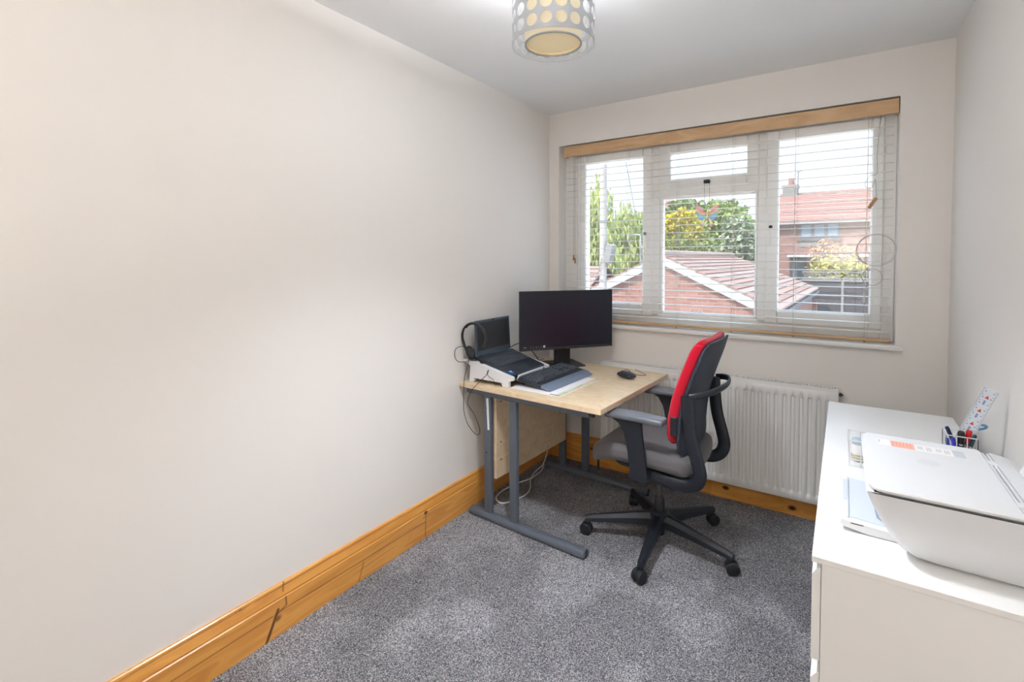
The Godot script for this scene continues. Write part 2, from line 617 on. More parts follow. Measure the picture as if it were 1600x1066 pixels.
func window_and_blind() -> void:
	var w := thing("window_1", "white framed window of two side casements, a top vent and a fixed centre pane", "window", Vector3.ZERO, 0.0, "", "structure")
	var st := mk()
	ring_bars(st, 0.075, 1.948, 0.962, 2.172, 0.102, 0.055, 0.075, 0.072, -0.17, -0.10)
	part(w, "window_frame", st, M.white_frame)
	st = mk()
	box(st, v3(0.700, 1.02, -0.17), v3(0.752, 2.12, -0.10), 0.004)
	part(w, "mullion", st, M.white_frame)
	st = mk()
	box(st, v3(1.320, 1.02, -0.17), v3(1.368, 2.12, -0.10), 0.004)
	part(w, "mullion", st, M.white_frame)
	st = mk()
	box(st, v3(0.750, 1.784, -0.17), v3(1.322, 1.832, -0.10), 0.004)
	part(w, "transom", st, M.white_frame)
	casement(w, 0.172, 0.706, 1.022, 2.104, 0.069, 0.062, 0.075, 0.062, 0.668, 1.55)
	casement(w, 1.362, 1.897, 1.022, 2.104, 0.062, 0.052, 0.076, 0.060, 1.389, 1.565)
	var v := casement(w, 0.748, 1.324, 1.822, 2.104, 0.074, 0.064, 0.064, 0.063, -1.0, 0.0)
	st = mk()
	bx(st, v3(1.042, 1.853, -0.078), v3(0.036, 0.022, 0.016), 0.004)
	bx(st, v3(1.046, 1.856, -0.064), v3(0.022, 0.010, 0.014), 0.003)
	part(v, "handle", st, M.dark_metal)
	st = mk()
	ring_bars(st, 0.752, 1.320, 1.030, 1.784, 0.021, 0.016, 0.022, 0.020, -0.15, -0.103, 0.006)
	var fb := part(w, "glazing_bead", st, M.white_frame)
	st = mk()
	box(st, v3(0.765, 1.045, -0.128), v3(1.310, 1.772, -0.124))
	part(fb, "pane", st, M.glass)
	# window board
	st = mk()
	soft(st, v3(1.0135, 0.9485, -0.0705), v3(1.928, 0.027, 0.199), 0.009, 2)
	solo("trim_1", st, M.white_gloss, "white painted window board below the blind", "window sill", "", "structure")
	# the blind
	var b := thing("venetian_blind", "white slatted venetian blind lowered over the window, with light oak valance and bottom rail", "blind")
	st = mk()
	box(st, v3(0.112, 2.094, -0.016), v3(1.944, 2.164, -0.002), 0.002)
	box(st, v3(1.934, 2.094, -0.058), v3(1.944, 2.164, -0.014), 0.002)
	box(st, v3(0.112, 2.094, -0.058), v3(0.122, 2.164, -0.014), 0.002)
	part(b, "valance", st, M.blind_wood)
	st = mk()
	box(st, v3(0.124, 2.110, -0.062), v3(1.932, 2.162, -0.02), 0.002)
	part(b, "head_rail", st, M.white_frame)
	# slats, seventeen hundredths of an inch thick and slightly bowed
	var sl := mk()
	var cs := PackedVector2Array()
	for k in 7:
		var f := -1.0 + 2.0 * k / 6
		cs.append(Vector2(f * 0.0165, 0.0014 * (1.0 - f * f)))
	for k in 7:
		var f := 1.0 - 2.0 * k / 6
		cs.append(Vector2(f * 0.0165, 0.0014 * (1.0 - f * f) - 0.0022))
	prism(sl, cs, 0.118, 1.930, Transform3D(Basis(v3(0, 0, -1), v3(0, 1, 0), v3(1, 0, 0)).rotated(Vector3.RIGHT, deg_to_rad(2.5)), Vector3.ZERO))
	var slat_mesh := done(sl, M.slat_white)
	for k in 24:
		part(b, "slat", slat_mesh, null, v3(0, 1.0185 + 0.0444 * k, -0.036))
	st = mk()
	box(st, v3(0.116, 0.970, -0.055), v3(1.933, 0.984, -0.018), 0.004)
	var rail := part(b, "bottom_rail", st, M.blind_wood)
	for x in [0.215, 0.565, 0.882, 1.195, 1.508, 1.826]:
		st = mk()
		tube(st, [v3(x, 2.11, -0.0185), v3(x, 0.982, -0.0185)], 0.0009, 5)
		tube(st, [v3(x, 2.11, -0.0535), v3(x, 0.982, -0.0535)], 0.0009, 5)
		tube(st, [v3(x + 0.012, 2.11, -0.036), v3(x + 0.012, 0.982, -0.036)], 0.0007, 5)
		part(b, "ladder_cord", st, M.cord)
		st = mk()
		lathe(st, PackedVector2Array([Vector2(0, -0.010), Vector2(0.004, -0.008), Vector2(0.006, 0.0), Vector2(0, 0.001)]), 10, Transform3D(Basis(), v3(x, 0.970, -0.03)))
		part(rail, "cord_button", st, M.brass)
	# cords with wooden toggles
	st = mk()
	tube(st, [v3(0.186, 2.095, -0.012), v3(0.187, 1.8, -0.012), v3(0.184, 1.42, -0.012)], 0.0009, 5)
	tube(st, [v3(0.196, 2.095, -0.012), v3(0.196, 1.8, -0.012), v3(0.196, 1.40, -0.012)], 0.0009, 5)
	var tc := part(b, "tilt_cord", st, M.cord_grey)
	for k in [[0.184, 1.398], [0.196, 1.378]]:
		st = mk()
		lathe(st, PackedVector2Array([Vector2(0, 0.024), Vector2(0.0035, 0.022), Vector2(0.0055, 0.006), Vector2(0.0075, -0.012), Vector2(0.006, -0.016), Vector2(0, -0.017)]), 12, Transform3D(Basis(), v3(k[0], k[1], -0.012)))
		part(tc, "toggle", st, M.brass)
	st = mk()
	tube(st, spline([v3(1.872, 2.095, -0.012), v3(1.868, 2.02, -0.006), v3(1.862, 1.90, -0.006), v3(1.862, 1.81, -0.006), v3(1.834, 1.80, -0.006), v3(1.816, 1.765, -0.006), v3(1.823, 1.742, -0.006), v3(1.846, 1.745, -0.006), v3(1.857, 1.78, -0.006), v3(1.862, 1.69, -0.006)]), 0.0009, 5)
	tube(st, [v3(1.876, 2.095, -0.012), v3(1.869, 2.03, -0.006)], 0.0009, 5)
	var pc := part(b, "pull_cord", st, M.cord_grey)
	st = mk()
	lathe(st, PackedVector2Array([Vector2(0, 0.016), Vector2(0.006, 0.015), Vector2(0.006, -0.015), Vector2(0, -0.016)]), 12, Transform3D(Basis(), v3(1.869, 2.012, -0.006)))
	part(pc, "cord_joiner", st, M.mark_white)
	st = mk()
	bx(st, Vector3.ZERO, v3(0.016, 0.058, 0.012), 0.003, Transform3D(Basis(Vector3.BACK, deg_to_rad(-32)), v3(1.847, 1.664, -0.006)))
	part(pc, "toggle", st, M.brass)
	sill_ornament()
	butterfly()
	dream_catcher()

func casement(w: Node, x0: float, x1: float, y0: float, y1: float, wl: float, wr: float, wb: float, wt: float, hx: float, hy: float) -> Node:
	var st := mk()
	ring_bars(st, x0, x1, y0, y1, wl, wr, wb, wt, -0.155, -0.086, 0.006)
	var c := part(w, "casement", st, M.white_frame)
	st = mk()
	box(st, v3(x0 + wl - 0.01, y0 + wb - 0.01, -0.124), v3(x1 - wr + 0.01, y1 - wt + 0.01, -0.120))
	part(c, "pane", st, M.glass)
	if hx > 0.0:
		st = mk()
		bx(st, v3(hx, hy, -0.080), v3(0.022, 0.034, 0.014), 0.004)
		tube(st, spline([v3(hx, hy, -0.07), v3(hx, hy - 0.01, -0.06), v3(hx + 0.003, hy - 0.05, -0.06), v3(hx, hy - 0.10, -0.062)]), 0.006, 8)
		var h := part(c, "handle", st, M.white_frame)
		st = mk()
		lathe(st, PackedVector2Array([Vector2(0, 0.012), Vector2(0.0085, 0.011), Vector2(0.0105, 0.0), Vector2(0.0085, -0.004), Vector2(0, -0.004)]), 12, Transform3D(Basis(Vector3.RIGHT, PI / 2), v3(hx, hy + 0.002, -0.066)))
		part(c, "handle_button", st, M.dark_metal)
		h.set_meta("label", "white lever handle")
	return c

# small white openwork ornament standing against the centre pane
func sill_ornament() -> void:
	var st := mk()
	var o := v3(1.0, 1.053, -0.088)
	tube(st, spline([o + v3(-0.042, 0.024, 0), o + v3(-0.040, 0.004, 0), o + v3(-0.028, 0.003, 0), o + v3(-0.020, 0.012, 0), o + v3(-0.012, 0.003, 0), o + v3(0.0, 0.014, 0), o + v3(0.004, 0.004, 0), o + v3(0.014, 0.003, 0), o + v3(0.024, 0.012, 0), o + v3(0.030, 0.004, 0), o + v3(0.044, 0.006, 0)]), 0.0026, 7)
	solo("window_ornament", st, M.mark_white, "small white looped ornament at the foot of the centre window pane", "ornament")

func butterfly() -> void:
	var o := v3(1.046, 1.652, -0.072)
	var t := thing("butterfly_suncatcher", "small rainbow butterfly suncatcher hanging on wires inside the centre window", "suncatcher", o)
	var cols := {"coral": c8(240, 90, 96), "amber": c8(250, 176, 60), "blue": c8(50, 128, 216), "teal": c8(40, 186, 176), "yellow": c8(246, 216, 70), "pink": c8(244, 150, 160)}
	for k in cols:
		var m := mat("stained_" + k, cols[k], 0.15)
		m.backlight_enabled = true
		m.backlight = Color(0.9, 0.9, 0.9)
	for s in [-1.0, 1.0]:
		for w in [["coral", [[0.008, 0.012], [0.028, 0.030], [0.062, 0.056], [0.068, 0.050], [0.034, 0.014]]],
				["pink", [[0.010, 0.026], [0.030, 0.046], [0.056, 0.060], [0.062, 0.056], [0.028, 0.030]]],
				["amber", [[0.008, 0.002], [0.008, 0.012], [0.034, 0.014], [0.060, 0.040], [0.066, 0.026], [0.034, 0.004]]],
				["teal", [[0.008, -0.004], [0.034, 0.004], [0.064, 0.018], [0.058, 0.000], [0.030, -0.008]]],
				["blue", [[0.008, -0.006], [0.030, -0.008], [0.058, 0.000], [0.046, -0.024], [0.028, -0.034], [0.018, -0.022], [0.008, -0.016]]],
				["yellow", [[0.008, -0.018], [0.018, -0.024], [0.028, -0.036], [0.032, -0.052], [0.022, -0.058], [0.013, -0.040]]],
				["coral", [[0.014, -0.046], [0.022, -0.059], [0.030, -0.056], [0.028, -0.068], [0.018, -0.070]]]]:
			var pg := PackedVector2Array()
			for p in w[1]:
				pg.append(Vector2(p[0] * s, p[1]))
			var st := mk()
			prism(st, pg, -0.0012, 0.0012)
			part(t, "wing", st, M["stained_" + w[0]])
	var st := mk()
	lathe(st, PackedVector2Array([Vector2(0, 0.018), Vector2(0.004, 0.016), Vector2(0.005, 0.0), Vector2(0.004, -0.02), Vector2(0, -0.026)]), 10)
	part(t, "body", st, M.stained_yellow)
	for s in [-1.0, 1.0]:
		st = mk()
		tube(st, [v3(0.004 * s, 0.016, 0), v3(0.014 * s, 0.03, 0.001), v3(0.015 * s, 0.20, 0.006)], 0.0009, 5)
		part(t, "hanging_wire", st, M.dark_metal)

func dream_catcher() -> void:
	var o := v3(1.864, 1.43, 0.003)
	var t := thing("dream_catcher", "white dream catcher of two hoops with feathers, hanging at the right end of the blind", "dream catcher", o)
	for h in [[0.001, 0.0, 0.0785, 0.0022], [-0.013, -0.135, 0.041, 0.0020]]:
		var pts := []
		for k in 40:
			var a := TAU * k / 40
			pts.append(v3(h[0] + h[2] * cos(a), h[1] + h[2] * sin(a), 0))
		var st := mk()
		tube(st, pts, h[3] * 1.15, 7, true)
		part(t, "hoop", st, mat("hoop_grey", c8(212, 207, 202), 0.8))
		st = mk()
		var prev := Vector3.ZERO
		for ringk in 2:
			var rr: float = h[2] * (0.72 - 0.3 * ringk)
			var ps := []
			for k in 8:
				var a := TAU * (k + 0.5 * ringk) / 8
				ps.append(v3(h[0] + rr * cos(a), h[1] + rr * sin(a), 0))
			tube(st, ps, 0.0004, 4, true)
			for k in 8:
				var a := TAU * (k + 0.5 * ringk - 0.5) / 8
				var q: float = h[2] * (1.0 if ringk == 0 else 0.72)
				tube(st, [ps[k], v3(h[0] + q * cos(a), h[1] + q * sin(a), 0)], 0.0004, 4)
		part(t, "web", st, M.cord)
	var fm := mat("feather", c8(240, 238, 232), 0.9)
	fm.backlight_enabled = true
	fm.backlight = Color(0.5, 0.5, 0.5)
	var st := mk()
	tube(st, [v3(0.001, 0.078, 0), v3(0.004, 0.30, -0.002), v3(0.006, 0.664, -0.003)], 0.0006, 5)
	part(t, "hanging_string", st, M.mark_white)
	st = mk()
	tube(st, [v3(-0.006, -0.078, 0), v3(-0.013, -0.094, 0)], 0.0006, 5)
	part(t, "hanging_string", st, M.mark_white)
	for f in [[-0.078, -0.02, -0.088, -0.115, 0.05], [-0.048, -0.15, -0.046, -0.215, 0.055], [-0.013, -0.176, -0.010, -0.225, 0.05], [0.026, -0.15, 0.022, -0.225, 0.055], [-0.012, -0.24, -0.016, -0.275, 0.06], [0.070, -0.03, 0.062, -0.12, 0.055], [0.052, -0.2, 0.050, -0.26, 0.05], [0.046, -0.3, 0.048, -0.34, 0.06]]:
		st = mk()
		var top := v3(f[0], f[1], 0)
		var bot := v3(f[2], f[3], 0.001)
		tube(st, [top, top.lerp(bot, 0.5) + v3(0.002, 0, 0), bot], 0.0006, 5)
		for k in 14:
			var q := float(k) / 13
			var p := bot + v3(0.002 * sin(q * 3), -f[4] * q, 0)
			var wd := 0.0065 * sin(PI * clampf(q * 0.9 + 0.08, 0, 1))
			for s in [-1.0, 1.0]:
				bx(st, p + v3(s * wd * 0.5, -0.002, 0), v3(wd, 0.0022, 0.0005), 0.0, I)
		part(t, "feather", st, fm)

# part whose shape is given in room coordinates, under a thing that is not turned
func wpart(t: Node3D, called: String, st: SurfaceTool, m: Material) -> MeshInstance3D:
	return part(t, called, st, m, -t.position)

# ---------------------------------------------------------------- desk
const DESK := Vector3(0.4542, 0.0, 0.6174)
const DESK_TURN := -0.0521
const TOP := 0.725

func desk() -> void:
	var t := thing("desk", "maple topped office desk on dark grey steel legs in the corner", "desk", DESK, DESK_TURN)
	var st := mk()
	box(st, v3(-0.4235, TOP - 0.026, -0.440), v3(0.4235, TOP, 0.400), 0.0015)
	part(t, "desk_top", st, M.maple)
	for z in [0.350, -0.405]:
		st = mk()
		box(st, v3(-0.405, TOP - 0.062, z - 0.016), v3(0.345, TOP - 0.026, z + 0.016), 0.003)
		part(t, "rail", st, M.desk_grey)
		st = mk()
		lathe(st, PackedVector2Array([Vector2(0, 0), Vector2(0.015, 0.0), Vector2(0.015, 0.02), Vector2(0.0, 0.022)]), 14, Transform3D(Basis(Vector3.BACK, -PI / 2), v3(0.345, TOP - 0.044, z)))
		part(t, "end_cap", st, M.black_plastic)
		for x in [-0.262, -0.093]:
			st = mk()
			box(st, v3(x - 0.0235, 0.03, z - 0.0125), v3(x + 0.0235, TOP - 0.06, z + 0.0125), 0.003)
			var lg := part(t, "leg", st, M.desk_grey)
			if z > 0 and x < -0.2:
				for y in [0.60, 0.36]:
					st = mk()
					lathe(st, PackedVector2Array([Vector2(0, 0.001), Vector2(0.004, 0.001), Vector2(0.004, 0)]), 10, Transform3D(Basis(Vector3.RIGHT, PI / 2), v3(x - 0.006, y, z + 0.0125)))
					part(lg, "bolt_hole", st, M.black_soft)
		# rounded foot bar
		st = mk()
		var cs := PackedVector2Array([Vector2(-0.029, 0.008), Vector2(0.029, 0.008), Vector2(0.029, 0.02)])
		for k in 7:
			var a := PI * (k + 0.5) / 8
			cs.append(Vector2(0.029 * cos(a), 0.02 + 0.018 * sin(a)))
		cs.append(Vector2(-0.029, 0.02))
		prism(st, cs, -0.385, 0.325, Transform3D(Basis(v3(0, 0, -1), v3(0, 1, 0), v3(1, 0, 0)), v3(0, 0, z)), 0.004)
		var ft := part(t, "foot", st, M.desk_grey)
		for x in [-0.37, 0.31]:
			st = mk()
			lathe(st, PackedVector2Array([Vector2(0, 0), Vector2(0.018, 0), Vector2(0.018, 0.009), Vector2(0, 0.009)]), 14, Transform3D(Basis(), v3(x, 0, z)))
			part(ft, "glide", st, M.black_plastic)
			st = mk()
			lathe(st, PackedVector2Array([Vector2(0, 0.001), Vector2(0.012, 0.0)]), 12, Transform3D(Basis(Vector3.BACK, -PI / 2 * signf(x)), v3(0.325 if x > 0 else -0.385, 0.024, z)))
			part(ft, "end_cap", st, M.black_plastic)
	st = mk()
	box(st, v3(-0.245, 0.215, -0.385), v3(-0.227, TOP - 0.026, 0.330), 0.001)
	var mp := part(t, "modesty_panel", st, M.maple)
	for y in [0.625, 0.405, 0.31]:
		st = mk()
		lathe(st, PackedVector2Array([Vector2(0, 0.0008), Vector2(0.0055, 0.0008), Vector2(0.0055, 0)]), 10, Transform3D(Basis(Vector3.BACK, -PI / 2), v3(-0.227, y, 0.29)))
		part(mp, "screw_cap", st, mat("cap_brown", c8(120, 70, 46), 0.6))
	# pale paper strip taped to the front leg
	st = mk()
	prism(st, PackedVector2Array([Vector2(-0.004, 0.0), Vector2(0.010, 0.004), Vector2(0.016, -0.165), Vector2(0.004, -0.168)]), 0.0, 0.002, Transform3D(Basis(), v3(-0.262, 0.652, 0.3635)))
	part(t, "paper_strip", st, M.mark_white)

func desk_things() -> void:
	monitor()
	riser_and_laptop()
	headset()
	keyboard()
	# desk pad calendar
	var b := Basis(Vector3.UP, -0.05)
	var im := Image.create(256, 384, false, Image.FORMAT_RGB8)
	im.fill(c8(238, 236, 240))
	im.fill_rect(Rect2i(226, 0, 30, 384), c8(222, 214, 196))
	var r := RandomNumberGenerator.new()
	r.seed = 3
	for k in 24:
		var cc: Color = [c8(150, 190, 140), c8(236, 180, 160), c8(196, 206, 170), c8(214, 190, 150)][r.randi() % 4]
		im.fill_rect(Rect2i(230 + r.randi() % 10, k * 16, 14, 12), cc)
	for k in 12:
		im.fill_rect(Rect2i(10, 12 + k * 31, 214, 1), c8(206, 204, 214))
	for k in 8:
		im.fill_rect(Rect2i(10 + k * 30, 12, 1, 344), c8(206, 204, 214))
	im.fill_rect(Rect2i(200, 368, 44, 8), c8(60, 62, 60))
	var pm := mat("pad_print", Color.WHITE, 0.7)
	pm.albedo_texture = tex(im)
	var p := thing("desk_pad", "thin paper desk pad with a green and pink printed border under the keyboard", "desk pad", v3(0.472, TOP, 0.742), -0.052)
	var st := mk()
	box(st, v3(-0.148, 0.0, -0.212), v3(0.148, 0.0018, 0.212))
	part(p, "backing_sheet", st, M.paper_white)
	st = mk()
	for k in [[-1, -1], [1, -1], [1, 1], [-1, -1], [1, 1], [-1, 1]]:
		st.set_uv(Vector2(0.5 + 0.5 * k[0], 0.5 + 0.5 * k[1]))
		st.add_vertex(v3(0.148 * k[0], 0.0022, 0.212 * k[1]))
	part(p, "printed_sheet", st, pm)
	# mouse with its short lead
	var m := thing("mouse", "black wired computer mouse alone on the bare right of the desk top", "mouse", v3(0.735, TOP, 0.420), -0.35)
	st = mk()
	soft(st, v3(0, 0.018, 0), v3(0.112, 0.034, 0.062), 0.016, 5, func(q: Vector3) -> Vector3:
		var f := q.x / 0.056
		return v3(q.x, q.y * (1.0 - 0.30 * f * f) - 0.004 * f * f * signf(q.y + 0.001), q.z * (1.0 - 0.22 * f * f)))
	part(m, "shell", st, M.black_plastic)
	st = mk()
	lathe(st, PackedVector2Array([Vector2(0, -0.004), Vector2(0.009, -0.004), Vector2(0.009, 0.004), Vector2(0, 0.004)]), 14, Transform3D(Basis(Vector3.RIGHT, PI / 2), v3(-0.032, 0.026, 0)))
	part(m, "scroll_wheel", st, M.black_soft)
	st = mk()
	tube(st, spline([v3(-0.050, 0.010, 0), v3(-0.066, 0.012, -0.02), v3(-0.05, 0.03, -0.06), v3(-0.02, 0.004, -0.09), v3(0.03, 0.004, -0.13), v3(-0.1, 0.004, -0.19)]), 0.0014, 6)
	part(m, "lead", st, M.cable_black)
	# pen behind the keyboard
	st = mk()
	tube(st, [v3(0.262, TOP + 0.005, 0.475), v3(0.29, TOP + 0.005, 0.40), v3(0.312, TOP + 0.005, 0.345)], 0.0048, 8)
	var pen := solo("pen", st, M.black_soft, "black pen lying between the keyboard and the monitor foot", "pen")
	st = mk()
	tube(st, [v3(0.262, TOP + 0.005, 0.475), v3(0.258, TOP + 0.005, 0.486), v3(0.256, TOP + 0.005, 0.491)], 0.0045, 8, false, -1.0, Vector3.UP, [1.0, 0.55, 0.15])
	part(pen, "tip", st, M.steel)
	st = mk()
	bx(st, v3(0.215, TOP + 0.009, 0.400), v3(0.10, 0.018, 0.055), 0.004, I)
	var hub := solo("cable_dock", st, M.black_soft, "small black cable dock on the desk behind the laptop", "dock")
	st = mk()
	box(st, v3(0.1645, TOP + 0.006, 0.385), v3(0.166, TOP + 0.012, 0.415))
	part(hub, "port", st, M.steel)
	# white paper sheet edge seen beside the keyboard
	st = mk()
	bx(st, v3(0.352, TOP + 0.012, 0.560), v3(0.012, 0.003, 0.21), 0.001, Transform3D(Basis(), Vector3.ZERO))
	bx(st, v3(0.30, TOP + 0.004, 0.560), v3(0.09, 0.008, 0.21), 0.001, Transform3D(Basis(), Vector3.ZERO))
	solo("notepad", st, M.paper_white, "white notepad tucked behind the back edge of the keyboard", "notepad")
	# cables
	st = mk()
	tube(st, spline([v3(0.10, 0.868, 0.645), v3(0.12, 0.885, 0.58), v3(0.14, 0.87, 0.53), v3(0.17, 0.80, 0.47), v3(0.185, TOP + 0.012, 0.425)]), 0.0026, 6)
	solo("cable", st, M.cable_black, "black lead arching from the laptop's back corner down to the dock", "cable", "")
	st = mk()
	tube(st, spline([v3(0.075, 0.80, 0.555), v3(0.09, 0.80, 0.50), v3(0.10, 0.76, 0.44), v3(0.09, TOP + 0.004, 0.36), v3(0.08, TOP + 0.004, 0.30), v3(0.085, TOP + 0.004, 0.22)]), 0.0022, 6)
	solo("cable", st, M.cable_black, "black lead running behind the monitor foot towards the laptop", "cable")
	st = mk()
	tube(st, spline([v3(0.265, TOP + 0.010, 0.405), v3(0.26, TOP + 0.006, 0.36), v3(0.24, TOP + 0.004, 0.31), v3(0.22, TOP + 0.006, 0.27)]), 0.0024, 6)
	solo("cable", st, M.cable_black, "black lead from the dock curling to the monitor stand", "cable")
	# white power lead on the carpet
	st = mk()
	tube(st, spline([v3(0.10, 0.26, 0.20), v3(0.10, 0.14, 0.19), v3(0.09, 0.03, 0.24), v3(0.085, 0.006, 0.34), v3(0.12, 0.006, 0.45), v3(0.185, 0.006, 0.56), v3(0.20, 0.006, 0.66), v3(0.15, 0.006, 0.79), v3(0.08, 0.006, 0.76), v3(0.06, 0.006, 0.66), v3(0.085, 0.010, 0.54), v3(0.12, 0.012, 0.44), v3(0.11, 0.006, 0.30), v3(0.07, 0.006, 0.20)]), 0.0042, 7)
	solo("floor_cable", st, M.cable_white, "white power lead coiled on the carpet under the desk", "cable")
	st = mk()
	tube(st, spline([v3(0.31, 0.665, 0.19), v3(0.30, 0.62, 0.16), v3(0.26, 0.585, 0.13), v3(0.21, 0.57, 0.12), v3(0.19, 0.50, 0.10)]), 0.002, 6)
	solo("cable", st, M.cable_black, "thin black lead drooping under the back of the desk", "cable")

func monitor() -> void:
	# faces along +z of its own axes
	var t := thing("monitor", "large flat black monitor switched off on a square stand", "monitor", v3(0.336, TOP, 0.367), atan2(0.489, 0.38) + 0.005)
	t.rotation.y = atan2(0.79, 0.613)
	var st := mk()
	box(st, v3(-0.308, 0.117, -0.016), v3(0.308, 0.474, 0.004), 0.003)
	soft(st, v3(0, 0.29, -0.026), v3(0.36, 0.24, 0.036), 0.012, 2)
	var hs := part(t, "housing", st, M.black_plastic)
	st = mk()
	box(st, v3(-0.302, 0.134, 0.003), v3(0.302, 0.468, 0.0052))
	part(t, "screen", st, M.screen_black)
	st = mk()
	box(st, v3(-0.306, 0.118, 0.003), v3(0.306, 0.1325, 0.0062), 0.001)
	var bz := part(t, "bezel", st, mat("bezel", c8(44, 46, 50), 0.35))
	var tm := TextMesh.new()
	var fnt := SystemFont.new()
	fnt.font_names = PackedStringArray(["Droid Sans"])
	fnt.font_weight = 700
	tm.font = fnt
	tm.text = "DELL"
	tm.font_size = 32
	tm.pixel_size = 0.00022
	tm.depth = 0.0006
	tm.material = M.steel
	var lg := MeshInstance3D.new()
	lg.name = "maker_mark"
	lg.mesh = tm
	lg.position = v3(0.0, 0.1252, 0.0066)
	bz.add_child(lg)
	# row of small white symbols on the lower left of the screen and a white square
	for k in [[-0.287, 0.020], [-0.243, 0.006], [-0.225, 0.004], [-0.208, 0.007], [-0.192, 0.004], [-0.177, 0.006]]:
		st = mk()
		box(st, v3(k[0], 0.1365, 0.0052), v3(k[0] + k[1], 0.1425, 0.0056))
		part(hs, "sticker_symbol", st, mat("symbol_grey", c8(120, 124, 130), 0.6))
	st = mk()
	box(st, v3(-0.160, 0.1335, 0.0052), v3(-0.148, 0.147, 0.0056))
	part(hs, "sticker", st, M.mark_white)
	for k in 5:
		st = mk()
		box(st, v3(0.236 + 0.012 * k, 0.1235, 0.006), v3(0.242 + 0.012 * k, 0.1255, 0.0066))
		part(bz, "button", st, M.desk_grey)
	st = mk()
	box(st, v3(-0.050, 0.006, -0.10), v3(0.050, 0.34, -0.062), 0.006)
	box(st, v3(-0.05, 0.22, -0.064), v3(0.05, 0.33, -0.03), 0.004)
	part(t, "stand_column", st, M.black_soft)
	st = mk()
	box(st, v3(-0.122, 0.0, -0.195), v3(0.122, 0.010, 0.005), 0.003)
	part(t, "stand_base", st, M.black_plastic)

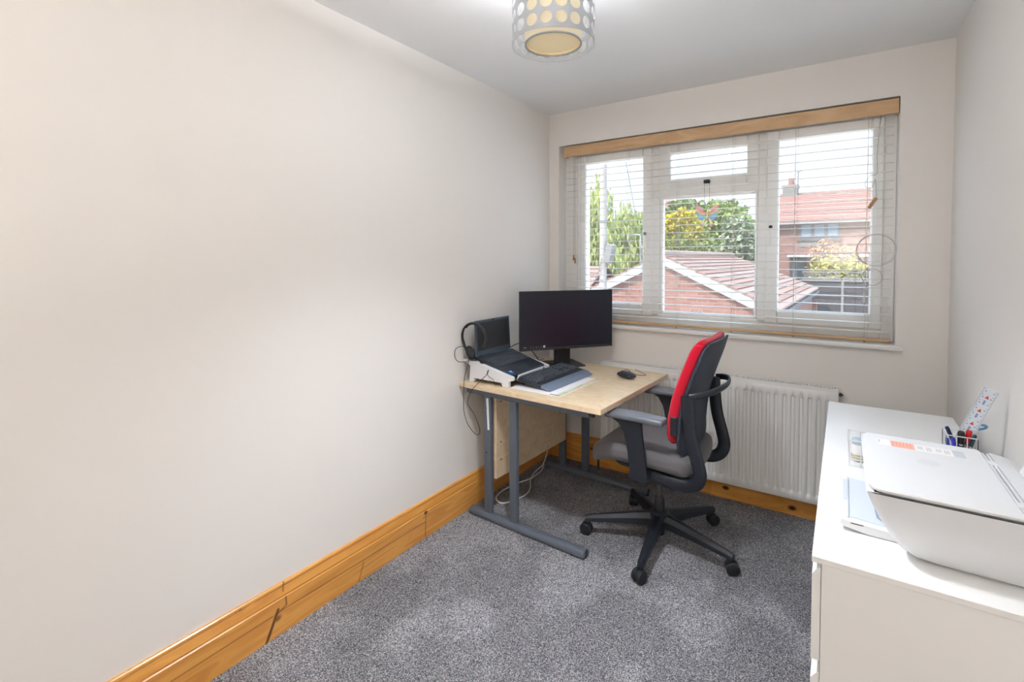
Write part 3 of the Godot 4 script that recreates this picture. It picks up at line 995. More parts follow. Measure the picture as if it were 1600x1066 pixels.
func riser_and_laptop() -> void:
	var t := thing("laptop_riser", "pale grey plastic laptop riser with cut-out side walls at the wall end of the desk", "laptop riser", v3(0.17, TOP, 0.79))
	var pts := [[0.010, 0.845], [0.055, 0.846], [0.332, 0.782], [0.333, 0.765], [0.307, 0.757], [0.306, 0.7252], [0.268, 0.7252], [0.262, 0.745], [0.082, 0.747], [0.080, 0.733], [0.076, 0.7252], [0.046, 0.7252], [0.054, 0.812], [0.010, 0.832]]
	var pg := PackedVector2Array()
	for p in pts:
		pg.append(Vector2(p[0], p[1]))
	for z in [0.948, 0.592]:
		var st := mk()
		prism(st, pg, z - 0.012, z + 0.012, I, 0.002)
		wpart(t, "side_wall", st, M.riser_white)
	var bas := Basis(Vector3.BACK, -atan2(0.072, 0.235))
	var st := mk()
	box(st, v3(-0.12, -0.010, -0.168), v3(0.125, -0.002, 0.168), 0.001, Transform3D(bas, v3(0.20, 0.803, 0.77)))
	wpart(t, "tray", st, M.black_plastic)
	st = mk()
	box(st, v3(0.0145, 0.828, 0.60), v3(0.075, 0.838, 0.94), 0.002)
	wpart(t, "back_shelf", st, M.black_plastic)
	st = mk()
	bx(st, v3(0.129, 0.006, 0.0), v3(0.010, 0.034, 0.25), 0.003, Transform3D(bas, v3(0.20, 0.800, 0.775)))
	wpart(t, "front_lip", st, M.printer_grey)
	# laptop: open, keyboard sloping down towards the chair
	var lp := thing("laptop", "open dark grey laptop with a blank screen standing on the riser", "laptop", v3(0.20, 0.81, 0.773))
	st = mk()
	bx(st, v3(0, 0.0095, 0), v3(0.240, 0.018, 0.330), 0.004, Transform3D(bas, v3(0.197, 0.806, 0.773)))
	var bt := bas
	var base := wpart(lp, "base", st, M.laptop_deck)
	st = mk()
	for row in 6:
		for col in 14:
			var sx := 0.014 if row else 0.008
			var cx := -0.078 + row * 0.0178
			var cz := 0.142 - col * 0.0218
			if row == 5 and col > 3 and col < 9:
				continue
			bx(st, v3(cx, 0.0197, cz), v3(sx, 0.0024, 0.0185), 0.0006, Transform3D(bt, v3(0.197, 0.806, 0.773)))
	bx(st, v3(-0.078 + 5 * 0.0178, 0.0197, 0.011), v3(0.014, 0.0024, 0.105), 0.0006, Transform3D(bt, v3(0.197, 0.806, 0.773)))
	var kb := part(base, "keys", st, M.key_black)
	kb.set_meta("kind", "stuff")
	# light legends of the keys, a mark on each
	st = mk()
	for row in 6:
		for col in 14:
			if row == 5 and col > 3 and col < 9:
				continue
			bx(st, v3(-0.080 + row * 0.0178, 0.0210, 0.144 - col * 0.0218), v3(0.0055, 0.0003, 0.0060), 0.0, Transform3D(bt, v3(0.197, 0.806, 0.773)))
	var lgd := part(base, "key_legend", st, mat("legend_grey", c8(128, 134, 142), 0.6))
	lgd.set_meta("kind", "stuff")
	st = mk()
	bx(st, v3(0.074, 0.0187, 0.0), v3(0.060, 0.0008, 0.105), 0.0, Transform3D(bt, v3(0.197, 0.806, 0.773)))
	part(base, "touchpad", st, M.key_black)
	st = mk()
	ell(st, v3(-0.026, 0.021, 0.008), v3(0.004, 0.002, 0.004), 10, 6, Transform3D(bt, v3(0.197, 0.806, 0.773)))
	part(base, "pointing_stick", st, M.mark_red)
	st = mk()
	bx(st, v3(0.092, 0.0188, 0.138), v3(0.026, 0.0008, 0.028), 0.0, Transform3D(bt, v3(0.197, 0.806, 0.773)))
	part(base, "blue_sticker", st, M.mark_blue)
	st = mk()
	bx(st, v3(0.086, 0.0192, 0.132), v3(0.008, 0.0006, 0.014), 0.0, Transform3D(bt, v3(0.197, 0.806, 0.773)))
	part(base, "sticker_text", st, M.mark_white)
	var lt := Transform3D(Basis(Vector3.BACK, deg_to_rad(3.0)), v3(0.080, 0.856, 0.773))
	st = mk()
	bx(st, v3(-0.003, 0.098, 0), v3(0.008, 0.198, 0.330), 0.003, lt)
	var lid := wpart(lp, "lid", st, M.laptop_grey)
	st = mk()
	box(st, v3(0.0008, 0.030, -0.150), v3(0.0018, 0.184, 0.150), 0.0, lt)
	part(lid, "screen", st, mat("laptop_screen", c8(30, 31, 34), 0.45))
	st = mk()
	box(st, v3(0.0008, 0.187, -0.012), v3(0.0016, 0.193, 0.012), 0.0, lt)
	part(lid, "webcam", st, M.black_soft)
	st = mk()
	tube(st, [v3(0.081, 0.855, 0.64), v3(0.081, 0.855, 0.90)], 0.006, 8)
	wpart(lp, "hinge", st, M.laptop_deck)
	# plugs on the near edge
	st = mk()
	bx(st, v3(0.178, 0.808, 0.9465), v3(0.036, 0.010, 0.020), 0.002, Transform3D(Basis(), Vector3.ZERO))
	wpart(lp, "plug", st, M.black_soft)
	st = mk()
	bx(st, v3(0.120, 0.830, 0.944), v3(0.022, 0.008, 0.014), 0.002, Transform3D(Basis(), Vector3.ZERO))
	wpart(lp, "plug", st, M.black_soft)

func headset() -> void:
	var t := thing("headset", "black headset with a padded ear cup standing between the laptop and the wall", "headset", v3(0.06, 0.838, 0.968))
	var pts := []
	for k in 25:
		var a := deg_to_rad(-38.0 + 236.0 * k / 24)
		pts.append(v3(0.088 + 0.080 * cos(a), 0.972 + 0.077 * sin(a), 0.968))
	var st := mk()
	tube(st, pts, 0.0045, 8, false, 0.009, Vector3.BACK)
	wpart(t, "headband", st, M.black_plastic)
	st = mk()
	tube(st, pts.slice(6, 19).map(func(q: Vector3) -> Vector3: return q + (v3(0.088, 0.972, 0.968) - q).normalized() * 0.006), 0.004, 8, false, 0.011, Vector3.BACK)
	wpart(t, "head_pad", st, M.black_soft)
	st = mk()
	tube(st, spline([pts[24], v3(0.030, 0.905, 0.968), v3(0.052, 0.872, 0.968)]), 0.006, 8, false, 0.008, Vector3.BACK)
	wpart(t, "yoke", st, M.black_plastic)
	var et := Transform3D(Basis(Vector3.BACK, deg_to_rad(26)) * Basis(Vector3.UP, deg_to_rad(40)), v3(0.062, 0.884, 0.966))
	st = mk()
	ell(st, Vector3.ZERO, v3(0.024, 0.040, 0.016), 18, 10, et)
	var cup := wpart(t, "ear_cup", st, M.black_plastic)
	st = mk()
	ell(st, v3(0.0, 0.0, 0.010), v3(0.021, 0.036, 0.014), 18, 10, et)
	part(cup, "ear_pad", st, M.black_soft)
	st = mk()
	tube(st, spline([v3(0.052, 0.868, 0.97), v3(0.072, 0.850, 0.985), v3(0.10, 0.847, 0.972), v3(0.10, 0.846, 0.955)]), 0.0032, 7)
	wpart(t, "microphone_boom", st, M.black_plastic)
	# one lead loops by the wall, then hangs over the front edge of the desk and back up to the laptop
	st = mk()
	tube(st, spline([v3(0.035, 0.915, 0.975), v3(0.016, 0.918, 1.00), v3(0.010, 0.905, 1.03), v3(0.012, 0.866, 1.035), v3(0.016, 0.838, 1.01), v3(0.05, 0.838, 0.985), v3(0.060, 0.850, 0.982)]), 0.0016, 6)
	tube(st, spline([v3(0.075, 0.90, 0.975), v3(0.068, 0.845, 0.986), v3(0.066, 0.76, 1.022), v3(0.064, 0.66, 1.027), v3(0.058, 0.585, 1.02), v3(0.075, 0.52, 1.015), v3(0.115, 0.475, 1.012), v3(0.150, 0.467, 1.012), v3(0.158, 0.50, 1.012), v3(0.125, 0.575, 1.018), v3(0.088, 0.625, 1.022), v3(0.110, 0.69, 1.025), v3(0.160, 0.745, 1.023), v3(0.186, 0.785, 0.985), v3(0.180, 0.806, 0.958)]), 0.0016, 6)
	tube(st, spline([v3(0.178, 0.806, 0.957), v3(0.175, 0.790, 0.966), v3(0.186, 0.772, 0.968), v3(0.215, 0.760, 0.970), v3(0.232, 0.742, 0.972), v3(0.235, TOP + 0.003, 0.974)]), 0.0014, 6)
	wpart(t, "lead", st, M.cable_black)

func keyboard() -> void:
	# own axes: x along the board, y up, z from the back edge towards the typist
	var t := thing("keyboard", "full size black keyboard with a blue grey palm rest lying on the desk pad", "keyboard", v3(0.438, TOP + 0.0024, 0.685), PI / 2 - 0.045)
	var tilt := Basis(Vector3.RIGHT, deg_to_rad(6.5))
	var x := Transform3D(tilt, v3(0, 0.0252, -0.005))
	var st := mk()
	soft(st, v3(0, -0.003, -0.022), v3(0.455, 0.019, 0.150), 0.007, 2, null, x)
	var body := part(t, "body", st, M.black_plastic)
	st = mk()
	var pr := PackedVector2Array([Vector2(0.052, 0.006), Vector2(0.075, 0.004), Vector2(0.100, -0.005), Vector2(0.108, -0.010), Vector2(0.106, -0.012), Vector2(0.052, -0.010)])
	prism(st, pr, -0.2275, 0.2275, x * Transform3D(Basis(v3(0, 0, 1), v3(0, 1, 0), v3(-1, 0, 0)), Vector3.ZERO), 0.0015)
	part(t, "palm_rest", st, M.keyboard_rest)
	for s in [-0.17, 0.17]:
		st = mk()
		bx(st, v3(s, 0.0115, -0.092), v3(0.03, 0.023, 0.010), 0.002)
		part(t, "foot", st, M.black_soft)
	st = mk()
	var lg := mk()
	for row in 6:
		var z := -0.086 + row * 0.0192 + (0.004 if row else 0.0)
		for blk in [[-0.219, 15, 0.0190], [0.078, 3, 0.0190], [0.142, 4, 0.0190]]:
			for k in blk[1]:
				if blk[0] == 0.078 and row in [3]:
					continue
				if blk[0] == 0.078 and row == 4 and k != 1:
					continue
				var px: float = blk[0] + (k + 0.5) * blk[2]
				if row == 5 and blk[1] == 15 and k > 3 and k < 10:
					if k == 4:
						keycap(st, x, v3(px + 2.5 * blk[2], 0.0062, z), 0.108, 0.0165)
					continue
				keycap(st, x, v3(px, 0.0062, z), 0.0172, 0.0165)
				bx(lg, v3(px - 0.002, 0.0136, z - 0.0015), v3(0.0058, 0.0003, 0.0062), 0.0, x)
	var ks := part(body, "keys", st, M.key_black)
	ks.set_meta("kind", "stuff")
	var kl := part(body, "key_legend", lg, mat("legend_pale", c8(150, 158, 168), 0.6))
	kl.set_meta("kind", "stuff")

func keycap(st: SurfaceTool, x: Transform3D, c: Vector3, sx: float, sz: float) -> void:
	var lo: Array[Vector3] = []
	var hi: Array[Vector3] = []
	for k in [[-1, -1], [1, -1], [1, 1], [-1, 1]]:
		lo.append(x * (c + v3(k[0] * sx * 0.5, 0, k[1] * sz * 0.5)))
		hi.append(x * (c + v3(k[0] * (sx * 0.5 - 0.0022), 0.0072, k[1] * (sz * 0.5 - 0.0025))))
	quad(st, hi[0], hi[1], hi[2], hi[3], x.basis * Vector3.UP)
	for i in 4:
		quad(st, lo[i], lo[(i + 1) % 4], hi[(i + 1) % 4], hi[i], (lo[i] + lo[(i + 1) % 4]) * 0.5 - x * c)

# ---------------------------------------------------------------- chair
# own axes: the sitter looks along -x; origin on the floor under the column
func office_chair() -> void:
	var t := thing("office_chair", "swivel office chair with grey seat, red fronted back and black frame", "chair", v3(1.000, 0, 0.660), -0.035)
	# seat cushion
	var st := mk()
	soft(st, v3(-0.035, 0.475, -0.005), v3(0.500, 0.085, 0.470), 0.034, 10, func(q: Vector3) -> Vector3:
		var fx := q.x / 0.25
		var fz := q.z / 0.235
		var y := q.y
		y -= 0.040 * pow(clampf((-fx - 0.35) / 0.65, 0, 1), 2.0)
		y += 0.010 * fz * fz
		y -= 0.012 * pow(clampf(fx, 0, 1), 2.0)
		var nar := 1.0 - 0.07 * pow(clampf(fx, 0, 1), 2.0) - 0.05 * pow(clampf(-fx, 0, 1), 3.0)
		var rx := 1.0 - 0.10 * pow(absf(fz), 3.0)
		return v3(q.x * rx, y, q.z * nar))
	var seat := part(t, "seat", st, M.grey_fabric)
	st = mk()
	soft(st, v3(0.02, 0.418, -0.005), v3(0.36, 0.045, 0.36), 0.02, 4, func(q: Vector3) -> Vector3:
		return v3(q.x * (1.0 + q.y * 4.0), q.y, q.z * (1.0 + q.y * 4.0)))
	part(t, "seat_pan", st, M.chair_black)
	st = mk()
	bx(st, v3(-0.19, 0.428, 0.11), v3(0.07, 0.018, 0.04), 0.005)
	part(t, "slide_lever", st, M.chair_black)
	# back: shell behind, cushion in front, along one bowed profile (x, y) at the rear face
	var prof := [[0.168, 0.500], [0.162, 0.590], [0.170, 0.680], [0.188, 0.775], [0.215, 0.860], [0.243, 0.940], [0.262, 1.000], [0.278, 1.045]]
	back_panel(t, "back_shell", prof, 0.0, 0.016, 0.515, 1.028, 0.224, M.back_mesh, 0.055)
	back_panel(t, "back_cushion", prof, -0.050, 0.050, 0.565, 1.040, 0.226, M.red_fabric, 0.05)
	st = mk()
	for s in [-1.0, 1.0]:
		bx(st, v3(0.139, 0.660, s * 0.226), v3(0.028, 0.085, 0.010), 0.003, I)
	part(t, "cushion_clip", st, M.chair_black)
	# bow handle behind the back
	st = mk()
	var bow := []
	for k in 21:
		var a := PI * k / 20
		bow.append(v3(0.205 + 0.100 * sin(a), 0.800 + 0.022 * sin(a), 0.228 * cos(a)))
	tube(st, bow, 0.006, 10, false, 0.015, Vector3.UP)
	part(t, "back_bow", st, M.chair_black)
	# side struts, looping under the seat
	for s in [-1.0, 1.0]:
		st = mk()
		var z: float = 0.222 * s
		tube(st, spline([v3(0.196, 0.800, z), v3(0.200, 0.72, z), v3(0.212, 0.62, z), v3(0.238, 0.525, z * 0.98), v3(0.248, 0.470, z * 0.96), v3(0.232, 0.425, z * 0.93), v3(0.185, 0.400, z * 0.9), v3(0.10, 0.398, z * 0.88), v3(0.0, 0.410, z * 0.86), v3(-0.05, 0.420, z * 0.86)], 6), 0.029, 12, false, 0.012, v3(0, 0, 1))
		part(t, "back_strut", st, M.chair_black)
		# armrest: upright and pad
		st = mk()
		var zz: float = 0.258 * s
		prism(st, PackedVector2Array([Vector2(-0.072, 0.665), Vector2(-0.150, 0.668), Vector2(-0.098, 0.642), Vector2(-0.072, 0.600), Vector2(-0.055, 0.520), Vector2(-0.045, 0.440), Vector2(-0.050, 0.415), Vector2(-0.040, 0.398), Vector2(0.020, 0.392), Vector2(0.038, 0.400), Vector2(0.034, 0.430), Vector2(0.022, 0.520), Vector2(0.010, 0.620), Vector2(0.008, 0.664)]), zz - 0.012, zz + 0.014, I, 0.005)
		box(st, v3(-0.045, 0.398, minf(zz, 0.17 * s)), v3(0.03, 0.43, maxf(zz, 0.17 * s)), 0.004)
		var arm := part(t, "armrest", st, M.chair_black)
		st = mk()
		soft(st, v3(-0.028, 0.680, zz - 0.012 * s), v3(0.275, 0.030, 0.088), 0.013, 5, func(q: Vector3) -> Vector3:
			var f := q.x / 0.1375
			return v3(q.x, q.y - 0.004 * f * f, q.z * (1.0 - 0.14 * f * f * f * f)))
		part(arm, "arm_pad", st, mat("arm_pad", c8(98, 102, 110), 0.36, 0.0, 0.6))
	# tilt mechanism and gas column
	st = mk()
	bx(st, v3(0.02, 0.385, 0), v3(0.26, 0.05, 0.15), 0.012)
	bx(st, v3(0.06, 0.398, 0), v3(0.10, 0.03, 0.36), 0.008)
	part(t, "tilt_mechanism", st, M.chair_black)
	st = mk()
	lathe(st, PackedVector2Array([Vector2(0, 0.37), Vector2(0.0145, 0.37), Vector2(0.0145, 0.20), Vector2(0, 0.20)]), 20)
	var col := part(t, "gas_column", st, mat("column_grey", c8(92, 92, 92), 0.3, 0.4))
	st = mk()
	lathe(st, PackedVector2Array([Vector2(0, 0.228), Vector2(0.018, 0.228), Vector2(0.021, 0.222), Vector2(0.023, 0.205), Vector2(0.025, 0.20), Vector2(0.026, 0.10), Vector2(0.024, 0.04), Vector2(0, 0.036)]), 20)
	part(col, "column_sleeve", st, M.chair_black)
	# five spoked base
	st = mk()
	lathe(st, PackedVector2Array([Vector2(0, 0.158), Vector2(0.038, 0.158), Vector2(0.048, 0.148), Vector2(0.050, 0.10), Vector2(0.040, 0.085), Vector2(0, 0.085)]), 24)
	part(t, "hub", st, M.chair_black)
	for k in 5:
		var a := deg_to_rad(85.0 + 72.0 * k) - 0.035
		var bs := Basis(v3(cos(a), 0, sin(a)), Vector3.UP, v3(-sin(a), 0, cos(a)))
		var x := Transform3D(bs, Vector3.ZERO)
		st = mk()
		leg_shape(st, x)
		var lg := part(t, "leg", st, M.chair_black)
		var sw: float = [0.5, 0.35, 0.55, 0.3, -0.6][k]
		castor(lg, v3(cos(a) * 0.345, 0, sin(a) * 0.345), a + sw)

func leg_shape(st: SurfaceTool, x: Transform3D) -> void:
	# ridge-backed tapering spoke: sections along its length
	var secs := []
	for k in [[0.03, 0.150, 0.088, 0.030], [0.12, 0.139, 0.086, 0.026], [0.22, 0.122, 0.082, 0.022], [0.335, 0.102, 0.072, 0.017], [0.362, 0.094, 0.070, 0.014]]:
		var r: Array[Vector3] = []
		for q in [[-1.0, 0.0], [-0.92, 0.55], [-0.45, 0.95], [0.0, 1.0], [0.45, 0.95], [0.92, 0.55], [1.0, 0.0]]:
			r.append(x * v3(k[0], lerpf(k[2], k[1], q[1]), q[0] * k[3]))
		secs.append(r)
	for i in secs.size() - 1:
		for j in 7:
			var a: Vector3 = secs[i][j]; var b: Vector3 = secs[i][(j + 1) % 7]; var c: Vector3 = secs[i + 1][(j + 1) % 7]; var d: Vector3 = secs[i + 1][j]
			var mid: Vector3 = (secs[i][0] + secs[i][3] + secs[i][6] + secs[i + 1][0] + secs[i + 1][3] + secs[i + 1][6]) / 6.0
			quad(st, a, b, c, d, (a + b + c + d) * 0.25 - mid)
	var e: Array = secs[4]
	for j in range(1, 6):
		tri(st, e[0], e[j], e[j + 1], x.basis.x)

func castor(parent: Node, at: Vector3, turn: float) -> void:
	var st := mk()
	lathe(st, PackedVector2Array([Vector2(0, 0.082), Vector2(0.013, 0.082), Vector2(0.012, 0.045), Vector2(0, 0.04)]), 14, Transform3D(Basis(), at))
	var bs := Basis(Vector3.UP, -turn)
	var x := Transform3D(bs, at + bs * v3(0.012, 0.029, 0))
	var flat := x * Transform3D(Basis(Vector3.RIGHT, PI / 2), Vector3.ZERO)
	lathe(st, PackedVector2Array([Vector2(0, -0.006), Vector2(0.024, -0.006), Vector2(0.024, 0.006), Vector2(0, 0.006)]), 20, flat)
	var c := part(parent, "castor", st, M.chair_black)
	for s in [-1.0, 1.0]:
		st = mk()
		lathe(st, PackedVector2Array([Vector2(0, 0.004 * s), Vector2(0.026, 0.004 * s), Vector2(0.029, 0.007 * s), Vector2(0.029, 0.019 * s), Vector2(0.026, 0.023 * s), Vector2(0.018, 0.025 * s), Vector2(0, 0.026 * s)]), 28, flat)
		part(parent, "castor_wheel", st, M.castor_rubber)

func back_panel(t: Node, called: String, prof: Array, x0: float, thick: float, y0: float, y1: float, half: float, m: Material, corner: float) -> void:
	var px := func(y: float) -> float:
		for i in prof.size() - 1:
			if y <= prof[i + 1][1] or i == prof.size() - 2:
				var f: float = clampf((y - prof[i][1]) / (prof[i + 1][1] - prof[i][1]), 0.0, 1.0)
				return lerpf(prof[i][0], prof[i + 1][0], f)
		return 0.0
	var st := mk()
	var hy := (y1 - y0) * 0.5
	soft(st, v3(0, 0, 0), v3(thick, y1 - y0, half * 2.0), thick * 0.46, 14, func(q: Vector3) -> Vector3:
		# round the corners in the plane of the back, narrow it a little towards the top
		var fy := q.y / hy
		var fz := q.z / half
		var w := half * (1.0 - 0.10 * pow(clampf(fy, 0, 1), 2.0) - 0.05 * pow(clampf(-fy, 0, 1), 2.0))
		var yy := q.y
		var lim := hy - corner
		var zz := fz * w
		var wl := w - corner
		if absf(yy) > lim and absf(zz) > wl:
			var d := Vector2((absf(yy) - lim) / corner, (absf(zz) - wl) / corner)
			var mx := maxf(d.x, d.y)
			if d.length() > 0.0001:
				d = d.normalized() * mx
			yy = signf(yy) * (lim + d.x * corner)
			zz = signf(zz) * (wl + d.y * corner)
		var y := (y0 + y1) * 0.5 + yy
		var dish := 0.018 * (zz / half) * (zz / half)
		return v3(px.call(y) + x0 + thick * 0.5 + q.x * (1.0 - 0.25 * pow(absf(fy), 6.0)) - dish, y, zz))
	part(t, called, st, m)

# ---------------------------------------------------------------- radiator
func radiator() -> void:
	var t := thing("radiator", "white fluted panel radiator under the window with a slotted top", "radiator", v3(1.085, 0.118, 0.05))
	var x0 := 0.440
	var x1 := 1.720
	# front sheet: flat frame with vertical flutes pressed into it
	var xs := []
	var ds := []
	xs.append(x0); ds.append(0.0)
	var pitch := 0.0385
	var nf := 32
	var start := x0 + (x1 - x0 - nf * pitch) * 0.5
	for k in nf:
		var b := start + k * pitch
		for q in [[0.0090, 0.0], [0.0105, 0.3], [0.0130, 0.9], [0.0150, 1.0], [0.0235, 1.0], [0.0255, 0.9], [0.0280, 0.3], [0.0295, 0.0]]:
			xs.append(b + q[0]); ds.append(q[1])
	xs.append(x1); ds.append(0.0)
	var ys := [0.118, 0.126, 0.158, 0.164, 0.170, 0.660, 0.667, 0.674, 0.712, 0.722]
	var fy := [0.0, 0.0, 0.0, 0.6, 1.0, 1.0, 0.6, 0.0, 0.0, 0.0]
	var oz := [-0.006, 0.0, 0.0, 0.0, 0.0, 0.0, 0.0, 0.0, 0.0, -0.006]
	for sheet in [[0.1, 1.0, "front_panel"], [0.045, -1.0, "rear_panel"]]:
		var st := mk()
		st.set_smooth_group(0)
		for i in xs.size() - 1:
			for j in ys.size() - 1:
				var p := []
				for e in [[0, 0], [1, 0], [1, 1], [0, 1]]:
					var xx: float = xs[i + e[0]]
					p.append(v3(xx, ys[j + e[1]], sheet[0] + sheet[1] * (oz[j + e[1]] - 0.0115 * ds[i + e[0]] * fy[j + e[1]])))
				quad(st, p[0], p[1], p[2], p[3], v3(0, 0, sheet[1]))
		st.set_smooth_group(-1)
		var zb: float = sheet[0] - sheet[1] * 0.014
		box(st, v3(x0, 0.122, minf(zb, zb + sheet[1] * 0.003)), v3(x1, 0.718, maxf(zb, zb + sheet[1] * 0.003)))
		wpart(t, sheet[2], st, M.radiator_enamel)
	for x in [x0, x1]:
		var st := mk()
		box(st, v3(x - 0.003, 0.122, 0.034), v3(x + 0.003, 0.728, 0.099), 0.002)
		wpart(t, "side_panel", st, M.radiator_enamel)
	var st := mk()
	box(st, v3(x0, 0.712, 0.091), v3(x1, 0.731, 0.099), 0.002)
	box(st, v3(x0, 0.712, 0.034), v3(x1, 0.731, 0.042), 0.002)
	for k in 105:
		var x := x0 + 0.006 + (x1 - x0 - 0.012) * k / 104.0
		box(st, v3(x - 0.0025, 0.726, 0.040), v3(x + 0.0025, 0.731, 0.093))
	wpart(t, "top_grille", st, M.radiator_enamel)
	st = mk()
	for k in 60:
		var x := x0 + 0.015 + (x1 - x0 - 0.03) * k / 59.0
		box(st, v3(x - 0.0006, 0.15, 0.058), v3(x + 0.0006, 0.70, 0.086))
	wpart(t, "convector_fins", st, M.radiator_enamel).set_meta("kind", "stuff")
	st = mk()
	lathe(st, PackedVector2Array([Vector2(0, 0), Vector2(0.009, 0), Vector2(0.009, 0.012), Vector2(0.005, 0.013), Vector2(0.005, 0.018), Vector2(0, 0.018)]), 12, Transform3D(Basis(Vector3.BACK, -PI / 2), v3(x1 + 0.003, 0.700, 0.066)))
	wpart(t, "bleed_valve", st, M.dark_metal)
	for x in [0.75, 1.40]:
		st = mk()
		box(st, v3(x - 0.015, 0.2, 0.0005), v3(x + 0.015, 0.68, 0.036), 0.002)
		wpart(t, "wall_bracket", st, M.radiator_enamel)
	# thermostatic valve and pipe at the left end
	st = mk()
	lathe(st, PackedVector2Array([Vector2(0, 0.0), Vector2(0.0075, 0.0), Vector2(0.0075, 0.115), Vector2(0.013, 0.118), Vector2(0.013, 0.135), Vector2(0.009, 0.14), Vector2(0.009, 0.165), Vector2(0.013, 0.168), Vector2(0.013, 0.184), Vector2(0, 0.186)]), 16, Transform3D(Basis(), v3(0.408, 0, 0.066)))
	lathe(st, PackedVector2Array([Vector2(0, 0), Vector2(0.010, 0), Vector2(0.010, 0.028), Vector2(0, 0.028)]), 14, Transform3D(Basis(Vector3.BACK, -PI / 2), v3(0.412, 0.152, 0.066)))
	var vb := wpart(t, "valve", st, M.steel)
	st = mk()
	lathe(st, PackedVector2Array([Vector2(0, 0), Vector2(0.017, 0.002), Vector2(0.020, 0.010), Vector2(0.019, 0.042), Vector2(0.014, 0.052), Vector2(0, 0.054)]), 18, Transform3D(Basis(Vector3.RIGHT, PI / 2), v3(0.408, 0.150, 0.074)))
	part(vb, "valve_cap", st, M.black_soft)

# ---------------------------------------------------------------- chest of drawers and what stands on it
const DT := 0.76

func dresser_and_things() -> void:
	var t := thing("chest_of_drawers", "long low white chest of drawers along the right wall", "chest of drawers", v3(1.90, 0, 1.15))
	var st := mk()
	box(st, v3(1.688, DT - 0.0135, 0.475), v3(2.100, DT, 1.826), 0.0012)
	wpart(t, "top_panel", st, M.dresser_white)
	for z in [[0.480, 0.498], [1.802, 1.8225]]:
		st = mk()
		box(st, v3(1.7055, 0.0, z[0]), v3(2.097, DT - 0.0145, z[1]), 0.0008)
		wpart(t, "side_panel", st, M.dresser_white)
	st = mk()
	box(st, v3(1.712, 0.0, 0.495), v3(2.09, 0.06, 1.805))
	box(st, v3(2.085, 0.02, 0.495), v3(2.092, DT - 0.02, 1.805))
	box(st, v3(1.712, 0.05, 1.142), v3(2.085, DT - 0.02, 1.160))
	for y in [0.285, 0.505]:
		box(st, v3(1.722, y, 0.495), v3(2.085, y + 0.012, 1.805))
	wpart(t, "carcass", st, M.dresser_white)
	for rowk in 3:
		for c in 2:
			var z0 := 0.482 + c * 0.6715
			var y1: float = [DT - 0.0215, 0.512, 0.288][rowk]
			var y0: float = [0.535, 0.310, 0.055][rowk]
			st = mk()
			# grip: the top edge of each front is cut back as a sloping finger pull
			prism(st, PackedVector2Array([Vector2(1.6885, y0), Vector2(1.7045, y0), Vector2(1.7045, y1 - 0.002), Vector2(1.7005, y1 - 0.002), Vector2(1.6885, y1 - 0.018)]), z0, z0 + 0.669, I, 0.0008)
			var d := wpart(t, "drawer", st, M.dresser_white)
			st = mk()
			box(st, v3(1.7045, y0 + 0.02, z0 + 0.025), v3(2.06, y0 + 0.14, z0 + 0.64))
			part(d, "drawer_box", st, M.dresser_white)
	printer()
	organiser()

